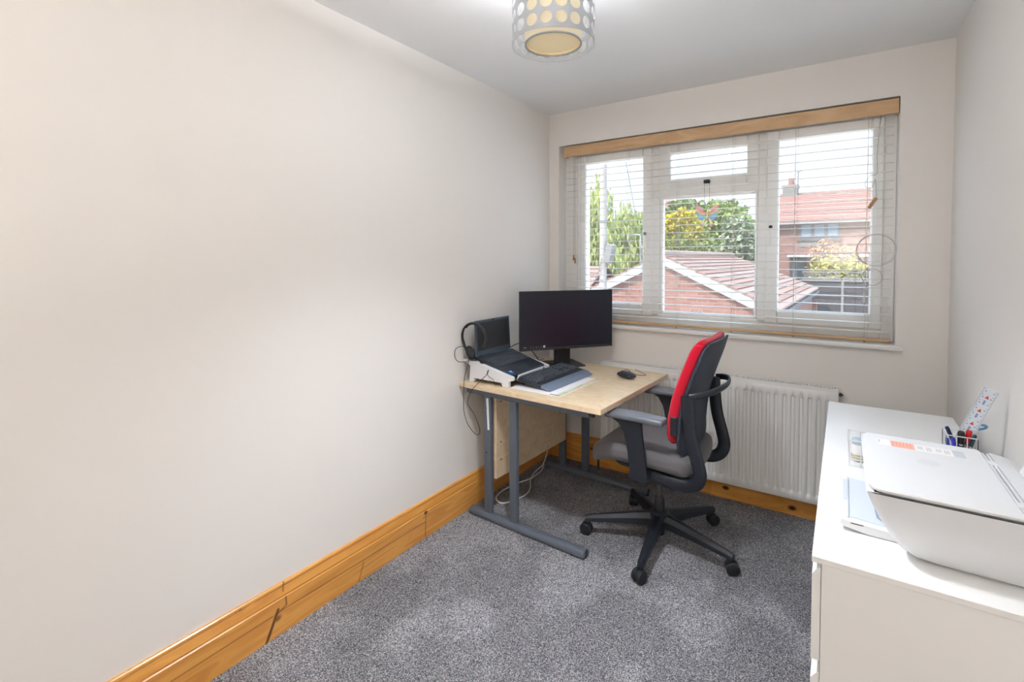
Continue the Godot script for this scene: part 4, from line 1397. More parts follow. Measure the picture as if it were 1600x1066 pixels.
func printer() -> void:
	var t := thing("printer", "white inkjet printer and scanner on the chest of drawers, with its paper tray pulled out", "printer", v3(1.92, DT, 1.57))
	var z0 := 1.372
	var z1 := 1.768
	var yt := 0.898
	# side profile of the housing (x, y), front to the left
	var pr := [[1.781, 0.0], [1.788, 0.0], [1.796, 0.0], [1.812, 0.0], [1.832, 0.0], [1.848, 0.0], [1.868, 0.0]]
	var py := [yt, 0.878, 0.858, 0.826, 0.794, 0.777, 0.765]
	var pg := PackedVector2Array()
	for i in pr.size():
		pg.append(Vector2(pr[i][0], py[i]))
	pg.append_array(PackedVector2Array([Vector2(1.90, 0.761), Vector2(2.055, 0.761), Vector2(2.075, 0.772), Vector2(2.078, 0.80), Vector2(2.078, yt)]))
	# sections shrink towards the foot, so that the side walls lean in
	var st := mk()
	var secs := []
	for e in [[0.0, 0.016], [0.006, 0.006], [0.018, 0.0]]:
		secs.append(e)
	for side in [[z0, 1.0], [z1, -1.0]]:
		prism_skin(st, pg, side[0], side[1], secs)
	# the skin between the two sides
	st.set_smooth_group(3)
	for i in pg.size() - 1:
		var a := pg[i]; var b := pg[i + 1]
		var la := lean(a.y); var lb := lean(b.y)
		quad(st, v3(a.x, a.y, z0 + 0.018 + la), v3(b.x, b.y, z0 + 0.018 + lb), v3(b.x, b.y, z1 - 0.018 - lb), v3(a.x, a.y, z1 - 0.018 - la), v3(-(b - a).y, (b - a).x, 0) * -1.0)
	st.set_smooth_group(-1)
	quad(st, v3(1.781, yt, z0 + 0.006), v3(2.078, yt, z0 + 0.006), v3(2.078, yt, z1 - 0.006), v3(1.781, yt, z1 - 0.006), Vector3.UP)
	wpart(t, "housing", st, M.printer_white)
	# dark gap and lid
	st = mk()
	box(st, v3(1.795, yt - 0.001, z0 + 0.010), v3(2.02, yt + 0.003, z1 - 0.010))
	wpart(t, "lid_gap", st, M.black_soft)
	st = mk()
	var rc := PackedVector2Array()
	for q in [[2.022, z1 - 0.002, 0.006, 0.0], [1.786, z1 - 0.002, 0.030, 90.0], [1.786, z0 + 0.002, 0.016, 180.0], [2.022, z0 + 0.002, 0.010, 270.0]]:
		for k in 6:
			var a := deg_to_rad(q[3] + 90.0 * k / 5)
			var cx: float = q[0] - q[2] if q[0] > 2.0 else q[0] + q[2]
			var cz: float = q[1] - q[2] if q[1] > 1.6 else q[1] + q[2]
			rc.append(Vector2(cx + q[2] * cos(a), cz + q[2] * sin(a)))
	prism(st, rc, -(yt + 0.0125), -(yt + 0.0025), Transform3D(Basis(v3(1, 0, 0), v3(0, 0, 1), v3(0, -1, 0)), Vector3.ZERO), 0.003)
	var lid := wpart(t, "scanner_lid", st, M.printer_white)
	var y := yt + 0.0127
	var lab := func(xa: float, xb: float, za: float, zb: float, called: String, m: Material, lift := 0.0003) -> void:
		var s := mk()
		box(s, v3(xa, y, za), v3(xb, y + lift, zb))
		part(lid, called, s, m)
	# printed strip along the far edge: pale tag, salmon block, small grey text, grey end panel
	lab.call(1.814, 1.985, 1.418, 1.468, "label_strip", M.paper_white)
	lab.call(1.816, 1.820, 1.424, 1.446, "label_print", M.printer_grey, 0.0005)
	lab.call(1.842, 1.889, 1.420, 1.466, "label_block", mat("salmon_print", c8(240, 178, 158), 0.6), 0.0005)
	var tx := mat("label_text", c8(178, 180, 186), 0.6)
	for k in [[1.897, 5], [1.9135, 7], [1.932, 4], [1.9475, 6]]:
		for j in 3:
			var s := mk()
			box(s, v3(k[0] + j * 0.0035, y, 1.431), v3(k[0] + j * 0.0035 + 0.0012, y + 0.0005, 1.440 + 0.0026 * k[1]))
			part(lid, "label_text", s, tx)
	for k in 6:
		lab.call(1.846 + k * 0.007, 1.8475 + k * 0.007, 1.426, 1.458, "label_text", mat("salmon_text", c8(226, 150, 130), 0.6), 0.0007)
	lab.call(1.963, 1.9845, 1.419, 1.467, "label_end", M.printer_grey, 0.0005)
	# faint striped round emblem pressed in the lid
	var em := mat("emblem_grey", c8(222, 225, 230), 0.5)
	for k in 9:
		var f := -1.0 + 2.0 * (k + 0.5) / 9
		var hw := 0.021 * sqrt(1.0 - f * f)
		lab.call(1.906 + f * 0.021 - 0.0013, 1.906 + f * 0.021 + 0.0013, 1.545 - hw, 1.545 + hw, "emblem", em)
	# hinge strip, rear deck and raised paper support
	st = mk()
	box(st, v3(2.024, yt + 0.001, z0 + 0.004), v3(2.029, yt + 0.007, z1 - 0.004), 0.001)
	box(st, v3(2.0325, yt + 0.001, z0 + 0.010), v3(2.0365, yt + 0.008, z1 - 0.010), 0.001)
	var hg := wpart(t, "hinge_strip", st, M.printer_white)
	for z in [1.455, 1.695]:
		st = mk()
		box(st, v3(2.021, yt + 0.001, z - 0.012), v3(2.039, yt + 0.0105, z + 0.012), 0.002)
		part(hg, "hinge", st, M.printer_white)
	st = mk()
	prism(st, PackedVector2Array([Vector2(2.038, yt), Vector2(2.038, yt + 0.010), Vector2(2.070, yt + 0.004), Vector2(2.077, yt)]), z0 + 0.006, z1 - 0.006, I, 0.002)
	wpart(t, "rear_deck", st, M.printer_white)
	st = mk()
	var up := Transform3D(Basis(Vector3.BACK, deg_to_rad(-17)), v3(2.074, yt, 1.57))
	bx(st, v3(0.0, 0.075, 0.02), v3(0.004, 0.16, 0.24), 0.0015, up)
	wpart(t, "paper_support", st, M.printer_white)
	# pulled-out tray
	st = mk()
	prism(st, PackedVector2Array([Vector2(1.734, 0.775), Vector2(1.742, 0.7685), Vector2(1.790, 0.7605), Vector2(1.87, 0.7605), Vector2(1.87, 0.779), Vector2(1.752, 0.787), Vector2(1.738, 0.788)]), 1.405, 1.672, I, 0.003)
	var tray := wpart(t, "paper_tray", st, M.printer_white)
	st = mk()
	box(st, v3(1.7505, 0.7865, 1.414), v3(1.753, 0.7905, 1.664))
	box(st, v3(1.741, 0.7870, 1.430), v3(1.7500, 0.7885, 1.560))
	part(tray, "tray_lip", st, M.printer_grey)
	st = mk()
	prism(st, PackedVector2Array([Vector2(1.756, 0.7868), Vector2(1.87, 0.7788), Vector2(1.87, 0.7806), Vector2(1.756, 0.7886)]), 1.412, 1.655, I, 0.0005)
	part(tray, "tray_plate", st, mat("tray_blue_grey", c8(214, 222, 232), 0.45))
	st = mk()
	tube(st, [v3(1.806, 0.786, 1.560), v3(1.809, 0.786, 1.624), v3(1.815, 0.7855, 1.632), v3(1.846, 0.7835, 1.640)], 0.0022, 6)
	part(tray, "tray_stop", st, mat("tray_edge", c8(140, 158, 180), 0.5))
	st = mk()
	box(st, v3(1.757, 0.7795, 1.6715), v3(1.781, 0.7815, 1.6724))
	part(tray, "tray_slot", st, M.black_soft)

func lean(y: float) -> float:
	return 0.030 * pow(clampf((0.898 - y) / 0.137, 0.0, 1.0), 1.4)

func prism_skin(st: SurfaceTool, pg: PackedVector2Array, z: float, s: float, secs: Array) -> void:
	# end wall with a rounded rim: rings inset by secs[k][1] at depth secs[k][0]
	var ctr := Vector2(1.95, 0.84)
	var rings := []
	for e in secs:
		var r := []
		for p in pg:
			var d := (ctr - p).normalized()
			var q: Vector2 = p + d * e[1]
			if p.y > 0.897:
				q.y = p.y
			r.append(v3(q.x, q.y, z + s * (e[0] + lean(p.y))))
		rings.append(r)
	st.set_smooth_group(5)
	for k in rings.size() - 1:
		for i in pg.size() - 1:
			quad(st, rings[k][i], rings[k][i + 1], rings[k + 1][i + 1], rings[k + 1][i], v3(((rings[k][i] + rings[k][i + 1]) * 0.5).x - ctr.x, ((rings[k][i] + rings[k][i + 1]) * 0.5).y - ctr.y, -s * 0.05))
	var c := v3(ctr.x, ctr.y, z + s * lean(ctr.y))
	for i in pg.size():
		tri(st, c, rings[0][i], rings[0][(i + 1) % pg.size()], v3(0, 0, -s))
	st.set_smooth_group(-1)

func wire(st: SurfaceTool, a: Vector3, b: Vector3, r := 0.0011) -> void:
	tube(st, [a, b], r, 5)

func organiser() -> void:
	# long white wire tray behind the printer, holding two small tubs
	var t := thing("wire_basket", "long white wire basket behind the printer holding small tubs", "wire basket", v3(1.88, DT, 1.19))
	var wm := mat("wire_white", c8(232, 230, 232), 0.35)
	var x0 := 1.757
	var x1 := 1.990
	var z0 := 1.130
	var z1 := 1.240
	var st := mk()
	for y in [DT + 0.0015, DT + 0.030, DT + 0.078]:
		var g: float = 0.004 * (y - DT) / 0.078
		for e in [[x0 - g, z0, x1 + g, z0], [x0 - g, z1, x1 + g, z1], [x0 - g, z0, x0 - g, z1], [x1 + g, z0, x1 + g, z1]]:
			wire(st, v3(e[0], y, e[1]), v3(e[2], y, e[3]), 0.0014 if y > DT + 0.05 else 0.001)
	wpart(t, "rim", st, wm)
	st = mk()
	for k in 9:
		var x := lerpf(x0, x1, k / 8.0)
		wire(st, v3(x, DT + 0.0015, z0), v3(x, DT + 0.078, z0))
		wire(st, v3(x, DT + 0.0015, z1), v3(x, DT + 0.078, z1))
		wire(st, v3(x, DT + 0.0015, z0), v3(x, DT + 0.0015, z1))
	for k in range(1, 4):
		var z := lerpf(z0, z1, k / 4.0)
		wire(st, v3(x0, DT + 0.0015, z), v3(x0 - 0.004, DT + 0.078, z))
		wire(st, v3(x1, DT + 0.0015, z), v3(x1 + 0.004, DT + 0.078, z))
	wpart(t, "upright_wires", st, wm)
	var tub := thing("glue_tub", "pale tub with grey blue lid standing at the left end of the wire basket", "tub", v3(1.781, DT + 0.0025, 1.178))
	st = mk()
	lathe(st, PackedVector2Array([Vector2(0, 0), Vector2(0.0165, 0), Vector2(0.0185, 0.004), Vector2(0.0185, 0.046), Vector2(0.0165, 0.050), Vector2(0, 0.050)]), 20)
	part(tub, "body", st, M.paper_white)
	st = mk()
	lathe(st, PackedVector2Array([Vector2(0, 0.050), Vector2(0.0175, 0.050), Vector2(0.0175, 0.064), Vector2(0.016, 0.066), Vector2(0, 0.066)]), 20)
	part(tub, "lid", st, mat("tub_lid", c8(176, 192, 204), 0.45))
	st = mk()
	lathe(st, PackedVector2Array([Vector2(0.0187, 0.006), Vector2(0.0189, 0.008), Vector2(0.0189, 0.018), Vector2(0.0187, 0.02)]), 20)
	part(tub, "label_band", st, mat("tub_band", c8(200, 186, 160), 0.6))
	var bx2 := thing("card_box", "small pale green carton beside the tub in the wire basket", "box", v3(1.822, DT + 0.0025, 1.188))
	st = mk()
	box(st, v3(-0.016, 0, -0.03), v3(0.016, 0.060, 0.03), 0.001)
	part(bx2, "carton", st, mat("carton_green", c8(120, 190, 176), 0.6))
	st = mk()
	box(st, v3(-0.0165, 0.014, -0.026), v3(-0.0155, 0.05, 0.026))
	part(bx2, "carton_label", st, M.paper_white)

	# wire pen pot with ruler and pens
	var p := thing("pen_pot", "white wire pen pot crowded with pens at the far right of the chest of drawers", "pen pot", v3(2.040, DT, 1.012))
	var px := 0.036
	st = mk()
	for y in [0.0015, 0.042, 0.086]:
		for e in [[-px, -px, px, -px], [px, -px, px, px], [px, px, -px, px], [-px, px, -px, -px]]:
			wire(st, v3(e[0], y, e[1]), v3(e[2], y, e[3]), 0.0016 if y > 0.05 else 0.0012)
	part(p, "rim", st, wm)
	st = mk()
	for k in 4:
		var f := lerpf(-px, px, k / 3.0)
		for s in [-px, px]:
			wire(st, v3(f, 0.0015, s), v3(f, 0.086, s), 0.0012)
			wire(st, v3(s, 0.0015, f), v3(s, 0.086, f), 0.0012)
		wire(st, v3(f, 0.0015, -px), v3(f, 0.0015, px), 0.0012)
	part(p, "upright_wires", st, wm)
	var c := v3(2.040, DT, 1.012)
	for q in [["pen", "dark blue pen leaning to the left in the pen pot", c8(30, 34, 84), [0.005, 0.0, -0.01], [-0.030, 0.100, -0.010], 0.0055],
			["marker", "thick black marker standing in the middle of the pen pot", c8(24, 24, 28), [0.0, 0.0, 0.01], [0.0, 0.100, 0.022], 0.0085],
			["marker", "bright red marker pen in the pen pot", c8(206, 28, 34), [0.012, 0.0, -0.004], [0.020, 0.104, 0.012], 0.0075],
			["pen", "violet blue pen with pale cap at the near left of the pen pot", c8(60, 50, 190), [-0.008, 0.0, 0.02], [-0.020, 0.078, 0.028], 0.0055],
			["pen", "dark teal pen leaning to the right in the pen pot", c8(20, 60, 66), [0.008, 0.0, 0.02], [0.030, 0.096, 0.030], 0.0055],
			["pen", "blue pen at the back left corner of the pen pot", c8(70, 110, 220), [-0.02, 0.0, -0.02], [-0.026, 0.060, -0.026], 0.005]]:
		var a := c + v3(q[3][0], 0.004, q[3][2])
		var b := c + v3(q[4][0], q[4][1], q[4][2])
		var d := (b - a).normalized()
		st = mk()
		tube(st, [a, a + d * 0.012, b - d * 0.004, b], q[5], 10, false, -1.0, Vector3.BACK, [0.3, 1.0, 1.0, 0.7])
		var o := solo(q[0], st, mat("pen_colour_%d" % M.size(), q[2], 0.35), q[1], "pen")
		st = mk()
		tube(st, [a.lerp(b, 0.55), a.lerp(b, 0.60)], q[5] * 1.12, 10, false, -1.0, Vector3.BACK)
		part(o, "grip_band", st, M.steel)
	# scissors: pale blue handle poking out at the right
	st = mk()
	var loop := []
	for k in 18:
		var an := TAU * k / 18
		loop.append(c + v3(0.040 + 0.020 * cos(an), 0.114 + 0.008 * sin(an) + 0.004 * cos(an), 0.004 * sin(an)))
	tube(st, loop, 0.0036, 8, true)
	var sc := solo("scissors", st, mat("scissor_blue", c8(112, 168, 210), 0.35), "scissors with pale blue finger loop poking out of the pen pot", "scissors")
	st = mk()
	tube(st, [c + v3(0.024, 0.107, 0), c + v3(0.004, 0.05, -0.002), c + v3(-0.004, 0.006, 0)], 0.0035, 6)
	part(sc, "blade", st, M.steel)
	# flat plastic ruler leaning on the wall
	var im := Image.create(128, 768, false, Image.FORMAT_RGB8)
	im.fill(c8(214, 220, 228))
	var ink := c8(92, 100, 118)
	for k in 60:
		var yy := 10 + k * 12
		var ln := 26 if k % 5 == 0 else 15
		im.fill_rect(Rect2i(2, yy, ln, 3), ink)
		im.fill_rect(Rect2i(126 - ln, yy + 4, ln, 3), ink)
		if k % 5 == 2:
			im.fill_rect(Rect2i(26, yy - 5, 9, 12), c8(130, 138, 152))
			im.fill_rect(Rect2i(93, yy - 2, 9, 12), c8(130, 138, 152))
	for k in 5:
		var y0 := 70 + k * 142
		for j in 34:
			im.fill_rect(Rect2i(64 - j / 2, y0 + j, j + 1, 1), c8(208, 74, 62))
		# a short illegible word in blue under each triangle, written up the ruler
		for j in 5:
			im.fill_rect(Rect2i(54, y0 + 54 + j * 9, 15 if j % 2 == 0 else 20, 6), c8(70, 92, 156))
	var rm := mat("ruler_print", Color.WHITE, 0.25)
	rm.albedo_texture = tex(im)
	var tip := v3(2.106, 0.998, 1.030)
	var foot := v3(2.022, DT + 0.008, 1.016)
	var yv := (tip - foot).normalized()
	var zv := v3(1.0, 0.0, 0.18)
	zv = (zv - yv * zv.dot(yv)).normalized()
	var nv := zv.cross(yv).normalized()
	var ln := tip.distance_to(foot)
	st = mk()
	var rx := Transform3D(Basis(zv, yv, nv * -1.0), foot)
	for s in [[1.0, 0.0012], [-1.0, -0.0012]]:
		for k in [[-1, 0], [1, 0], [1, 1], [-1, 0], [1, 1], [-1, 1]] if s[0] < 0 else [[-1, 0], [1, 1], [1, 0], [-1, 0], [-1, 1], [1, 1]]:
			st.set_uv(Vector2(0.5 + 0.5 * k[0], 1.0 - k[1]))
			st.add_vertex(rx * v3(0.0185 * k[0], ln * k[1], s[1]))
	for e in [[v3(-0.0185, 0, 0), v3(-0.0185, ln, 0)], [v3(0.0185, ln, 0), v3(0.0185, 0, 0)], [v3(-0.0185, ln, 0), v3(0.0185, ln, 0)]]:
		var d: Vector3 = v3(0, 0, 0.0012)
		st.set_uv(Vector2(0.5, 0.995))
		quad(st, rx * (e[0] - d), rx * (e[1] - d), rx * (e[1] + d), rx * (e[0] + d), rx.basis * ((e[0] + e[1]) * 0.5 - v3(0, ln * 0.5, 0)))
	solo("ruler", st, rm, "pale plastic ruler with red triangles leaning from the pen pot against the wall", "ruler")

# ---------------------------------------------------------------- ceiling pendant
func pendant() -> void:
	var o := v3(0.985, 2.042, 1.690)
	var t := thing("ceiling_pendant", "drum pendant with cream inner shade in a metal cylinder cut with round holes", "pendant lamp", o)
	var R := 0.1255
	var cols := 18
	var rows := 5
	var cell := TAU * R / cols
	var rad := 0.0178
	var seg := 20
	var st := mk()
	var cyl := func(u: float, y: float, r: float) -> Vector3:
		return v3(r * cos(u / R), y, r * sin(u / R))
	var hgt := 0.0445
	for row in rows:
		for cc in cols:
			var u0 := cc * cell
			var y0 := 0.007 + row * hgt
			var ctr := Vector2(u0 + cell * 0.5, y0 + hgt * 0.5)
			var inr := []
			var outr := []
			for k in seg:
				var a := TAU * k / seg + PI / 4
				var d := Vector2(cos(a), sin(a))
				inr.append(ctr + d * rad)
				var m := maxf(absf(d.x) / (cell * 0.5), absf(d.y) / (hgt * 0.5))
				outr.append(ctr + d / m)
			for k in seg:
				var k2 := (k + 1) % seg
				for rr in [[R, 1.0], [R - 0.0016, -1.0]]:
					var mid: Vector3 = cyl.call(ctr.x, 0.0, 1.0) * rr[1]
					quad(st, cyl.call(inr[k].x, inr[k].y, rr[0]), cyl.call(inr[k2].x, inr[k2].y, rr[0]), cyl.call(outr[k2].x, outr[k2].y, rr[0]), cyl.call(outr[k].x, outr[k].y, rr[0]), mid)
				var cv: Vector3 = cyl.call(ctr.x, ctr.y, R)
				var pa: Vector3 = cyl.call(inr[k].x, inr[k].y, R)
				quad(st, pa, cyl.call(inr[k2].x, inr[k2].y, R), cyl.call(inr[k2].x, inr[k2].y, R - 0.0016), cyl.call(inr[k].x, inr[k].y, R - 0.0016), cv - pa)
	var top := 0.007 + rows * hgt
	for e in [[0.0, 0.007], [top, top + 0.007]]:
		lathe(st, PackedVector2Array([Vector2(R - 0.0016, e[0]), Vector2(R, e[0]), Vector2(R, e[1]), Vector2(R - 0.0016, e[1]), Vector2(R - 0.0016, e[0])]), cols * 3)
	part(t, "outer_shade", st, M.shade_metal)
	st = mk()
	lathe(st, PackedVector2Array([Vector2(0.0855, 0.004), Vector2(0.0865, 0.004), Vector2(0.0865, top), Vector2(0.0855, top), Vector2(0.0855, 0.004)]), 48)
	var inn := part(t, "inner_shade", st, M.shade_fabric)
	st = mk()
	lathe(st, PackedVector2Array([Vector2(0.0825, 0.0015), Vector2(0.0875, 0.0015), Vector2(0.0875, 0.0055), Vector2(0.0825, 0.0055), Vector2(0.0825, 0.0015)]), 48)
	part(inn, "shade_ring", st, M.shade_metal)
	st = mk()
	lathe(st, PackedVector2Array([Vector2(0, 0.012), Vector2(0.085, 0.012), Vector2(0.085, 0.0135), Vector2(0, 0.0135)]), 48)
	part(inn, "diffuser", st, M.shade_diffuser)
	st = mk()
	for k in 3:
		var a := TAU * k / 3 + 0.4
		wire(st, v3(0.02 * cos(a), top - 0.004, 0.02 * sin(a)), v3((R - 0.001) * cos(a), top + 0.002, (R - 0.001) * sin(a)), 0.002)
	lathe(st, PackedVector2Array([Vector2(0.016, top - 0.01), Vector2(0.022, top - 0.01), Vector2(0.022, top + 0.03), Vector2(0.016, top + 0.03)]), 20)
	part(t, "shade_carrier", st, M.shade_metal)
	st = mk()
	tube(st, [v3(0, top, 0), v3(0, 0.330, 0)], 0.0032, 8)
	part(t, "flex", st, M.mark_white)
	st = mk()
	lathe(st, PackedVector2Array([Vector2(0, 0.316), Vector2(0.012, 0.318), Vector2(0.036, 0.346), Vector2(0.038, 0.358), Vector2(0, 0.358)]), 24)
	part(t, "ceiling_rose", st, M.mark_white)
	# the lamp: light leaves through the diffuser at the foot of the drum and through its open top
	var dn := SpotLight3D.new()
	dn.name = "lamp_light"
	dn.light_energy = DOWN_ENERGY
	dn.light_size = 0.07
	dn.spot_angle = 60.0
	dn.spot_angle_attenuation = 1.0
	dn.spot_range = 9.0
	dn.spot_attenuation = 2.0
	dn.light_color = LAMP_COLOUR
	dn.shadow_enabled = true
	dn.position = o + v3(0, -0.001, 0)
	dn.rotation = v3(-PI / 2, 0, 0)
	add_child(dn, true)
	var om := OmniLight3D.new()
	om.name = "lamp_light"
	om.light_energy = DRUM_ENERGY
	om.light_size = 0.08
	om.omni_range = 9.0
	om.omni_attenuation = 2.0
	om.light_color = LAMP_COLOUR
	om.shadow_enabled = true
	om.position = o + v3(0, 0.1, 0)
	add_child(om, true)
	var a := AreaLight3D.new()
	a.name = "lamp_light"
	a.area_size = Vector2(0.14, 0.14)
	a.area_normalize_energy = true
	a.light_energy = UP_ENERGY
	a.light_color = LAMP_COLOUR
	a.area_range = 9.0
	a.area_attenuation = 2.0
	a.shadow_enabled = true
	a.position = o + v3(0, top + 0.001, 0)
	a.rotation = v3(PI / 2, 0, 0)
	add_child(a, true)

# uplighter standing in the part of the room behind the camera
func uplighter() -> void:
	var o := v3(1.86, 0, 4.40)
	var t := thing("floor_lamp", "tall steel uplighter standing near the wall opposite the window", "floor lamp", o)
	var st := mk()
	lathe(st, PackedVector2Array([Vector2(0, 0), Vector2(0.14, 0), Vector2(0.14, 0.012), Vector2(0.02, 0.03), Vector2(0, 0.03)]), 28)
	part(t, "base", st, M.steel)
	st = mk()
	tube(st, [v3(0, 0.02, 0), v3(0, 1.16, 0)], 0.011, 10)
	part(t, "pole", st, M.steel)
	st = mk()
	lathe(st, PackedVector2Array([Vector2(0, 1.145), Vector2(0.05, 1.15), Vector2(0.11, 1.20), Vector2(0.13, 1.24), Vector2(0.126, 1.24), Vector2(0.106, 1.206), Vector2(0.05, 1.158), Vector2(0, 1.153)]), 32)
	part(t, "bowl", st, M.steel)
	st = mk()
	lathe(st, PackedVector2Array([Vector2(0, 1.23), Vector2(0.10, 1.23), Vector2(0.10, 1.234), Vector2(0, 1.234)]), 28)
	var em := mat("lamp_glow", c8(250, 240, 220), 0.6)
	em.emission_enabled = true
	em.emission = c8(255, 244, 226)
	em.emission_energy_multiplier = 1.5
	part(t, "lamp_disc", st, em)
	var a := AreaLight3D.new()
	a.name = "lamp_light"
	a.area_size = Vector2(0.17, 0.17)
	a.area_normalize_energy = true
	a.light_energy = FLOOR_LAMP_ENERGY
	a.light_color = Color(1.0, 0.982, 0.955)
	a.area_range = 9.0
	a.area_attenuation = 2.0
	a.shadow_enabled = true
	a.position = o + v3(0, 1.238, 0)
	a.rotation = v3(PI / 2, 0, 0)
	add_child(a, true)

# ---------------------------------------------------------------- outside
const GROUND := -2.7
const OUTDOOR := 0.37

func brick_image(a: Color, b: Color, joint: Color) -> Image:
	# eight bricks by twenty-four courses, 1.8 m square
	var im := Image.create(480, 480, false, Image.FORMAT_RGB8)
	im.fill(joint)
	var r := RandomNumberGenerator.new()
	r.seed = 17
	for row in 24:
		for k in 8:
			var c := a.lerp(b, r.randf())
			var x := k * 60 + (30 if row % 2 else 0)
			for xx in [x, x - 480]:
				im.fill_rect(Rect2i(xx + 2, row * 20 + 2, 57, 17), c)
	return im

func outside() -> void:
	var before := M.keys()
	var bg := mat("brick_garage", Color.WHITE, 0.9, 0.0, 0.2)
	bg.albedo_texture = tex(brick_image(c8(186, 128, 112), c8(208, 154, 138), c8(206, 192, 180)))
	tri_uv(bg, Vector3.ONE / 1.8)
	var bh := mat("brick_house", Color.WHITE, 0.9, 0.0, 0.2)
	bh.albedo_texture = tex(brick_image(c8(172, 122, 110), c8(198, 146, 132), c8(204, 190, 182)))
	tri_uv(bh, Vector3.ONE / 1.8)
	mat("soffit_white", c8(236, 234, 230), 0.5)
	mat("concrete", c8(176, 172, 166), 0.9)
	mat("timber_dark", c8(92, 84, 86), 0.85)
	mat("pole_wood", c8(236, 222, 210), 0.9)
	mat("lead_grey", c8(130, 130, 136), 0.7)
	var tiles := []
	for k in 4:
		tiles.append(mat("roof_tile_pale_%d" % k, [c8(206, 168, 150), c8(196, 156, 140), c8(214, 178, 162), c8(200, 164, 150)][k], 0.9, 0.0, 0.2))
	var tiles_red := []
	for k in 4:
		tiles_red.append(mat("roof_tile_red_%d" % k, [c8(206, 152, 138), c8(196, 142, 128), c8(212, 162, 148), c8(190, 144, 132)][k], 0.9, 0.0, 0.2))
	var gm := mat("drive", c8(206, 201, 193), 0.95)
	var st := mk()
	box(st, v3(-60, GROUND - 0.2, -80), v3(60, GROUND, 8))
	solo("ground", st, gm, "pale ground far below the window, around the garage and house", "ground", "", "structure")
	# hipped brick garage whose gable faces the window
	var g := thing("garage", "low brick garage with white bargeboards, its gable facing the window", "garage", v3(-1.72, GROUND, -8.0), deg_to_rad(-2.0))
	var pk := 1.49 - GROUND
	var hw := 2.38
	var ev := 0.345 - GROUND
	st = mk()
	prism(st, PackedVector2Array([Vector2(-hw + 0.12, 0), Vector2(hw - 0.12, 0), Vector2(hw - 0.12, ev - 0.02), Vector2(0, pk - 0.10), Vector2(-hw + 0.12, ev - 0.02)]), -8.6, -0.10)
	part(g, "wall", st, M.brick_garage)
	for s in [-1.0, 1.0]:
		st = mk()
		var a := Vector2(0, pk)
		var b := Vector2(s * (hw + 0.04), ev - 0.02)
		prism(st, PackedVector2Array([a, b, b + Vector2(0, -0.20), a + Vector2(0, -0.20)]), -0.06, 0.0)
		part(g, "bargeboard", st, M.soffit_white)
		st = mk()
		box(st, v3(s * hw - 0.06, ev - 0.16, -9.0), v3(s * hw + 0.06, ev - 0.05, 0.0), 0.01)
		part(g, "gutter", st, M.lead_grey)
	# roof slopes course by course, each one lapping the one below; the far end is hipped
	var slope_len := Vector2(hw, pk - ev).length()
	var n := 15
	for s in [-1.0, 1.0]:
		for k in n:
			var f0 := float(k) / n
			var f1 := float(k + 1) / n + 0.012
			var p0 := v3(s * hw * (1.0 - f0) * 1.02, lerpf(ev, pk, f0) + 0.045, 0)
			var p1 := v3(s * hw * (1.0 - f1) * 1.02, lerpf(ev, pk, minf(f1, 1.0)) + 0.012, 0)
			var e0 := -8.95 + 1.75 * f0
			var e1 := -8.95 + 1.75 * f1
			st = mk()
			quad(st, p0, p1, p1 + v3(0, 0, e1), p0 + v3(0, 0, e0), v3(s, 2, 0))
			quad(st, p0, p0 + v3(0, 0, e0), p0 + v3(0, -0.045, e0), p0 + v3(0, -0.045, 0), v3(s, 0, 0))
			quad(st, p0, p1, p1 + v3(0, -0.04, 0), p0 + v3(0, -0.045, 0), v3(0, 0, 1))
			part(g, "tile_course", st, tiles[(k * 7 + (2 if s > 0 else 0)) % 4])
	st = mk()
	tri(st, v3(-hw, ev + 0.02, -8.95), v3(hw, ev + 0.02, -8.95), v3(0, pk + 0.02, -7.2), v3(0, 1, -1))
	part(g, "hip", st, tiles[1])
	st = mk()
	tube(st, [v3(0, pk + 0.02, 0), v3(0, pk + 0.02, -7.2)], 0.09, 8)
	part(g, "ridge_tiles", st, tiles[2])
	# brick house
	var h := thing("house", "red brick house with a long tiled roof and one upstairs window facing across", "house", v3(4.0, GROUND, -24.0))
	var he := 3.10 - GROUND
	st = mk()
	box(st, v3(-5.05, 0, -6.5), v3(6.0, he, 0))
	part(h, "wall", st, M.brick_house)
	st = mk()
	box(st, v3(-5.25, he - 0.06, 0.0), v3(6.1, he + 0.10, 0.34))
	part(h, "fascia", st, M.soffit_white)
	var rise := 4.87 - 3.16
	for k in 16:
		var f0 := k / 16.0
		var f1 := (k + 1.1) / 16.0
		var y0 := he + 0.08 + rise * f0
		var y1 := he + 0.05 + rise * f1
		st = mk()
		for e in [[0.36 - 3.4 * f0, 0.36 - 3.4 * f1], [-6.9 + 3.86 * f0, -6.9 + 3.86 * f1]]:
			quad(st, v3(-5.25, y0, e[0]), v3(6.1, y0, e[0]), v3(6.1, y1, e[1]), v3(-5.25, y1, e[1]), v3(0, 1, 0))
			quad(st, v3(-5.25, y0, e[0]), v3(6.1, y0, e[0]), v3(6.1, y0 - 0.05, e[0]), v3(-5.25, y0 - 0.05, e[0]), v3(0, 0, 1))
		part(h, "tile_course", st, tiles_red[(k * 5) % 4])
	for x in [-5.06, 5.99]:
		st = mk()
		prism(st, PackedVector2Array([Vector2(0.3, he), Vector2(-3.04, he + rise + 0.05), Vector2(-6.8, he)]), x - 0.02, x + 0.02, Transform3D(Basis(v3(0, 0, 1), v3(0, 1, 0), v3(-1, 0, 0)).inverse(), Vector3.ZERO) if false else Transform3D(Basis(v3(0, 0, 1), v3(0, 1, 0), v3(1, 0, 0)), Vector3.ZERO))
		part(h, "gable", st, M.brick_house)
	st = mk()
	box(st, v3(-5.05, he + rise - 0.9, -3.4), v3(-4.36, 5.30 - GROUND, -2.7), 0.01)
